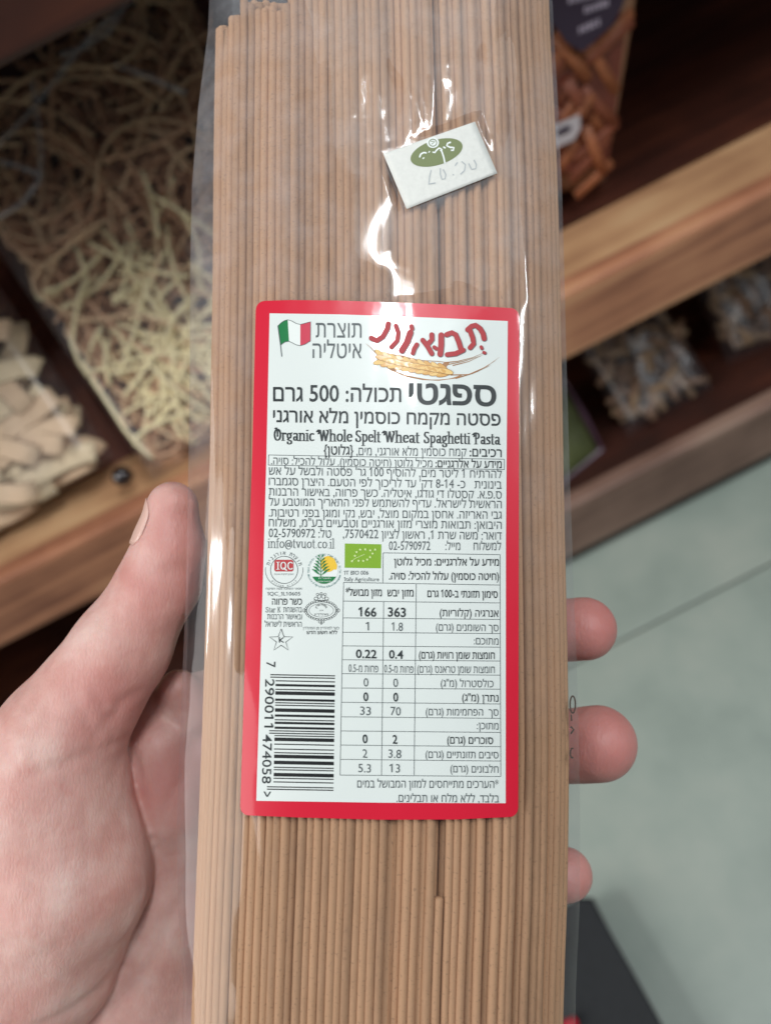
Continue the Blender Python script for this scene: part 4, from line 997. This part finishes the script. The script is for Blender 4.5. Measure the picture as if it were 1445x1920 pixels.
def sdf(P):
    out = None
    ds = []
    for gi, g_ in enumerate(GRP):
        d = None
        for i in g_:
            e = sd_cone(P, *PR[i]); d = e if d is None else smin(d, e, GK[gi])
        ds.append(d)
    body = smin(ds[0], ds[1], .55)                       # thumb + mound
    palm = ds[2]
    for i in (3, 4, 5): palm = smin(palm, ds[i], .5)
    for i in (6, 7, 8, 9): palm = smin(palm, ds[i], .35)
    return smin(body, palm, .12)
def surface_nets(lo, hi, st):
    n = [int((hi[k] - lo[k]) / st) + 1 for k in range(3)]
    ax = [lo[k] + st * np.arange(n[k]) for k in range(3)]
    D = np.empty(n)
    for i in range(n[0]):
        Y, Z = np.meshgrid(ax[1], ax[2], indexing='ij')
        D[i] = sdf(np.stack([np.full(Y.size, ax[0][i]), Y.ravel(), Z.ravel()], 1)).reshape(Y.shape)
    S = D < 0
    c = [S[i:n[0] - 1 + i, j:n[1] - 1 + j, k:n[2] - 1 + k] for i in (0, 1) for j in (0, 1) for k in (0, 1)]
    any_ = np.logical_or.reduce(c); all_ = np.logical_and.reduce(c); act = any_ & ~all_
    idx = -np.ones(act.shape, int); ii = np.argwhere(act); idx[act] = np.arange(len(ii))
    V = np.array(lo) + st * (ii + .5)
    F = []
    for a in range(3):
        b, c_ = (a + 1) % 3, (a + 2) % 3
        sl0 = [slice(None)] * 3; sl1 = [slice(None)] * 3; sl0[a] = slice(0, n[a] - 1); sl1[a] = slice(1, n[a])
        ch = S[tuple(sl0)] != S[tuple(sl1)]; E_ = np.argwhere(ch)
        E_ = E_[(E_[:, b] > 0) & (E_[:, c_] > 0) & (E_[:, b] < n[b] - 1) & (E_[:, c_] < n[c_] - 1)]
        eb = np.zeros(3, int); eb[b] = 1; ec = np.zeros(3, int); ec[c_] = 1
        q = [idx[tuple((E_ - o).T)] for o in (eb + ec, ec, 0 * eb, eb)]
        Q = np.stack(q, 1); ins = S[tuple(E_.T)]
        Q[~ins] = Q[~ins][:, ::-1]; F.append(Q)
    return V, np.concatenate(F)
allp = np.array([p for c in PR for p in (c[0], c[2])])
lo = allp.min(0) - 2.8; hi = allp.max(0) + 2.8
lo[0] = max(lo[0], -16.5); lo[1] = max(lo[1], -21)
V, F = surface_nets(lo, hi, .085)
def grad(P, e=.02):
    g = np.stack([sdf(P + np.eye(3)[k] * e) - sdf(P - np.eye(3)[k] * e) for k in range(3)], 1) / (2 * e); return g
for _ in range(3):
    g = grad(V); l2 = (g * g).sum(1, keepdims=True); V = V - np.clip(sdf(V)[:, None], -.08, .08) * g / np.maximum(l2, .2)
Nn = grad(V); Nn /= np.maximum(np.linalg.norm(Nn, axis=1, keepdims=True), 1e-6)
# creases and folds: (photo px polyline, width cm, depth cm) on the surface that faces the viewer
CRE = [([(256, 1407), (264, 1455)], .10, .05), ([(272, 1705), (262, 1745), (240, 1797), (190, 1855), (139, 1892), (60, 1930)], .13, .075),
 ([(240, 1385), (180, 1408), (110, 1435), (40, 1458)], .14, .045), ([(240, 1385), (215, 1340), (225, 1318), (262, 1296)], .12, .035), ([(215, 1340), (190, 1365), (178, 1395)], .10, .035), ([(225, 1318), (212, 1360), (210, 1400)], .09, .03),
 ([(292, 1105), (320, 1125), (350, 1138)], .09, .04), ([(280, 1085), (300, 1072), (340, 1070)], .1, .02), ([(170, 1290), (195, 1320), (205, 1350)], .10, .05), ([(130, 1300), (160, 1340), (175, 1380)], .12, .035), ([(100, 1330), (70, 1370), (60, 1420)], .14, .03),
 ([(350, 1450), (330, 1485), (312, 1515)], .14, .03), ([(330, 1600), (318, 1640), (302, 1680)], .14, .025), ([(1095, 1150), (1100, 1180), (1095, 1210)], .05, .018), ([(1100, 1345), (1108, 1394), (1100, 1440)], .06, .02), ([(1128, 1360), (1134, 1394), (1126, 1430)], .05, .008), ([(268, 1325), (300, 1340), (335, 1365)], .10, .04), ([(330, 1700), (290, 1800), (210, 1900)], .12, .05),
 ([(80, 1600), (84, 1700), (70, 1800)], .1, .018), ([(160, 1500), (165, 1600), (160, 1680)], .1, .018), ([(120, 1440), (122, 1500), (110, 1560)], .08, .015), ([(40, 1500), (44, 1560)], .1, .015), ([(0, 1700), (90, 1720), (200, 1690)], .1, .018), ([(0, 1560), (70, 1548)], .1, .015),
 ([(0, 1800), (90, 1830)], .12, .02), ([(300, 1180), (318, 1200), (335, 1215)], .06, .02)]
dep = -V[:, 2]; QX = V[:, 0] / dep * FPX + PW / 2; QY = PH / 2 - V[:, 1] / dep * FPX
view = -V / np.linalg.norm(V, axis=1, keepdims=True); face = np.clip((Nn * view).sum(1) * 2.5, 0, 1)
disp = np.zeros(len(V))
for pl, w_, dd in CRE:
    d = np.full(len(V), 1e9)
    for (x0, y0), (x1, y1) in zip(pl, pl[1:]):
        dx, dy = x1 - x0, y1 - y0; t = np.clip(((QX - x0) * dx + (QY - y0) * dy) / (dx * dx + dy * dy), 0, 1)
        d = np.minimum(d, np.hypot(QX - x0 - t * dx, QY - y0 - t * dy))
    d = d / 71.0; disp -= dd * (np.exp(-(d / w_) ** 2) - .28 * np.exp(-(d / (2.6 * w_)) ** 2))
low = np.array([noise.noise(Vector(v) * .9) * .05 + noise.noise(Vector(v) * 2.6) * .018 for v in V])
V = V + Nn * (disp * face + low * (.3 + .7 * face))[:, None]
def relax(V, n_):
    a = np.concatenate([F[:, i] for i in range(4)]); b = np.concatenate([F[:, (i + 1) % 4] for i in range(4)])
    cnt = np.bincount(a, minlength=len(V)) + np.bincount(b, minlength=len(V))
    for _ in range(n_):
        S_ = np.stack([np.bincount(a, V[b, k_], len(V)) + np.bincount(b, V[a, k_], len(V)) for k_ in range(3)], 1)
        V = V * .45 + .55 * S_ / np.maximum(cnt, 1)[:, None]
    return V
V = relax(V, 4)
base_c = np.array([-7.0, -13.5, -23.0])
hand_o = empty('hand', CM @ Matrix.Translation(Vector(base_c) * .01))
tag(hand_o, "person's bare left hand gripping the spaghetti packet, thumb along its left edge", 'hand')
me = bpy.data.meshes.new('hand_skin'); me.from_pydata([tuple(v) for v in (V - base_c) * .01], [], F.tolist()); me.validate(); me.update()
me.polygons.foreach_set('use_smooth', [True] * len(me.polygons))
# skin: fingertip redness carried as a mesh attribute (blood colour, stays put)
tips = [hc(1110, 1179, 21.4), hc(1140, 1394, 21.4), hc(1075, 1640, 21.7), hc(330, 1000, 20.6), hc(340, 1090, 20.6), hc(250, 1330, 20.5), hc(320, 1450, 22), hc(200, 1330, 20.)]
tr_ = [1.5, 1.6, 1.3, 1.2, 1.4, 1.3, 1.2, 1.2]
rd = np.zeros(len(V))
for p, r_ in zip(tips, tr_): rd = np.maximum(rd, (1 if abs(p[0]) > 5.2 and p[0] > 0 else .6) * np.exp(-(np.linalg.norm(V - p, axis=1) / r_) ** 2))
at = me.attributes.new('redness', 'FLOAT', 'POINT')
if len(me.vertices) == len(rd): at.data.foreach_set('value', rd.astype(np.float32))
M_skin, nt, b = newmat('skin')
b.inputs['Roughness'].default_value = .48; b.inputs['Subsurface Weight'].default_value = .35; b.inputs['Subsurface Radius'].default_value = (1, .35, .2); b.inputs['Subsurface Scale'].default_value = .003
b.inputs['Specular IOR Level'].default_value = .4
tc = nd(nt, 'ShaderNodeTexCoord'); n1 = nd(nt, 'ShaderNodeTexNoise'); n1.inputs['Scale'].default_value = 70; n1.inputs['Detail'].default_value = 6; nt.links.new(tc.outputs['Object'], n1.inputs[0])
n1.inputs['Roughness'].default_value = .6
rp = ramp(nt, [(.3, lin(204, 148, 138)), (.5, lin(214, 168, 158)), (.7, lin(224, 190, 180))]); nt.links.new(n1.outputs['Fac'], rp.inputs[0])
atn = nd(nt, 'ShaderNodeAttribute'); atn.attribute_name = 'redness'
mix = nd(nt, 'ShaderNodeMix', data_type='RGBA'); nt.links.new(atn.outputs['Fac'], mix.inputs['Factor']); nt.links.new(rp.outputs[0], mix.inputs['A']); mix.inputs['B'].default_value = lin(200, 126, 120)
nt.links.new(mix.outputs['Result'], b.inputs['Base Color'])
vo = nd(nt, 'ShaderNodeTexVoronoi', feature='DISTANCE_TO_EDGE'); vo.inputs['Scale'].default_value = 900
n3 = nd(nt, 'ShaderNodeTexNoise'); n3.inputs['Scale'].default_value = 350; n3.inputs['Detail'].default_value = 5
mp = nd(nt, 'ShaderNodeMapping'); mp.inputs['Scale'].default_value = (1.0, .45, 1); mp.inputs['Rotation'].default_value = (0, 0, .5); nt.links.new(tc.outputs['Object'], mp.inputs[0]); nt.links.new(mp.outputs[0], vo.inputs['Vector']); nt.links.new(mp.outputs[0], n3.inputs['Vector'])
ad = nd(nt, 'ShaderNodeMath', operation='MULTIPLY_ADD'); ad.inputs[1].default_value = .5; nt.links.new(vo.outputs['Distance'], ad.inputs[0]); nt.links.new(n3.outputs['Fac'], ad.inputs[2])
bp = nd(nt, 'ShaderNodeBump'); bp.inputs['Strength'].default_value = .45; bp.inputs['Distance'].default_value = .0005; nt.links.new(ad.outputs[0], bp.inputs['Height']); nt.links.new(bp.outputs[0], b.inputs['Normal'])
link('hand_skin', me, M_skin, hand_o)
# thumbnail on the far left side of the tip
nv = []; nf = []; a0 = hc(318, 935, 21.0); a1 = hc(312, 1022, 21.1); axv = (a1 - a0) / np.linalg.norm(a1 - a0)
e1 = np.array([-1, 0, 0.]) - axv * (-axv[0]); e1 /= np.linalg.norm(e1); e2 = np.cross(axv, e1)
for j in range(9):
    t = j / 8; c = a0 + (a1 - a0) * t; rr = .728 + .13 * t; sp = (1 - (2 * abs(t - .55)) ** 4 * .5)
    for i in range(13):
        an = R(-52 * sp + 104 * sp * i / 12) + R(-8)
        nv.append(c + (e1 * math.cos(an) + e2 * math.sin(an)) * rr)
nv = np.array(nv)
for _ in range(4):
    g = grad(nv); nv = nv - (sdf(nv) - .04)[:, None] * g / np.maximum((g * g).sum(1, keepdims=True), .2)
nv = [tuple((p - base_c) * .01) for p in nv]
for j in range(8):
    for i in range(12): a = j * 13 + i; nf.append((a, a + 1, a + 14, a + 13))
M_nail = simple('nail', lin(228, 188, 174), .3, .6)
nl = link('thumbnail', mesh('thumbnail', nv, nf, True), M_nail, hand_o); md = nl.modifiers.new('thickness', 'SOLIDIFY'); md.thickness = .0004; md.offset = -1
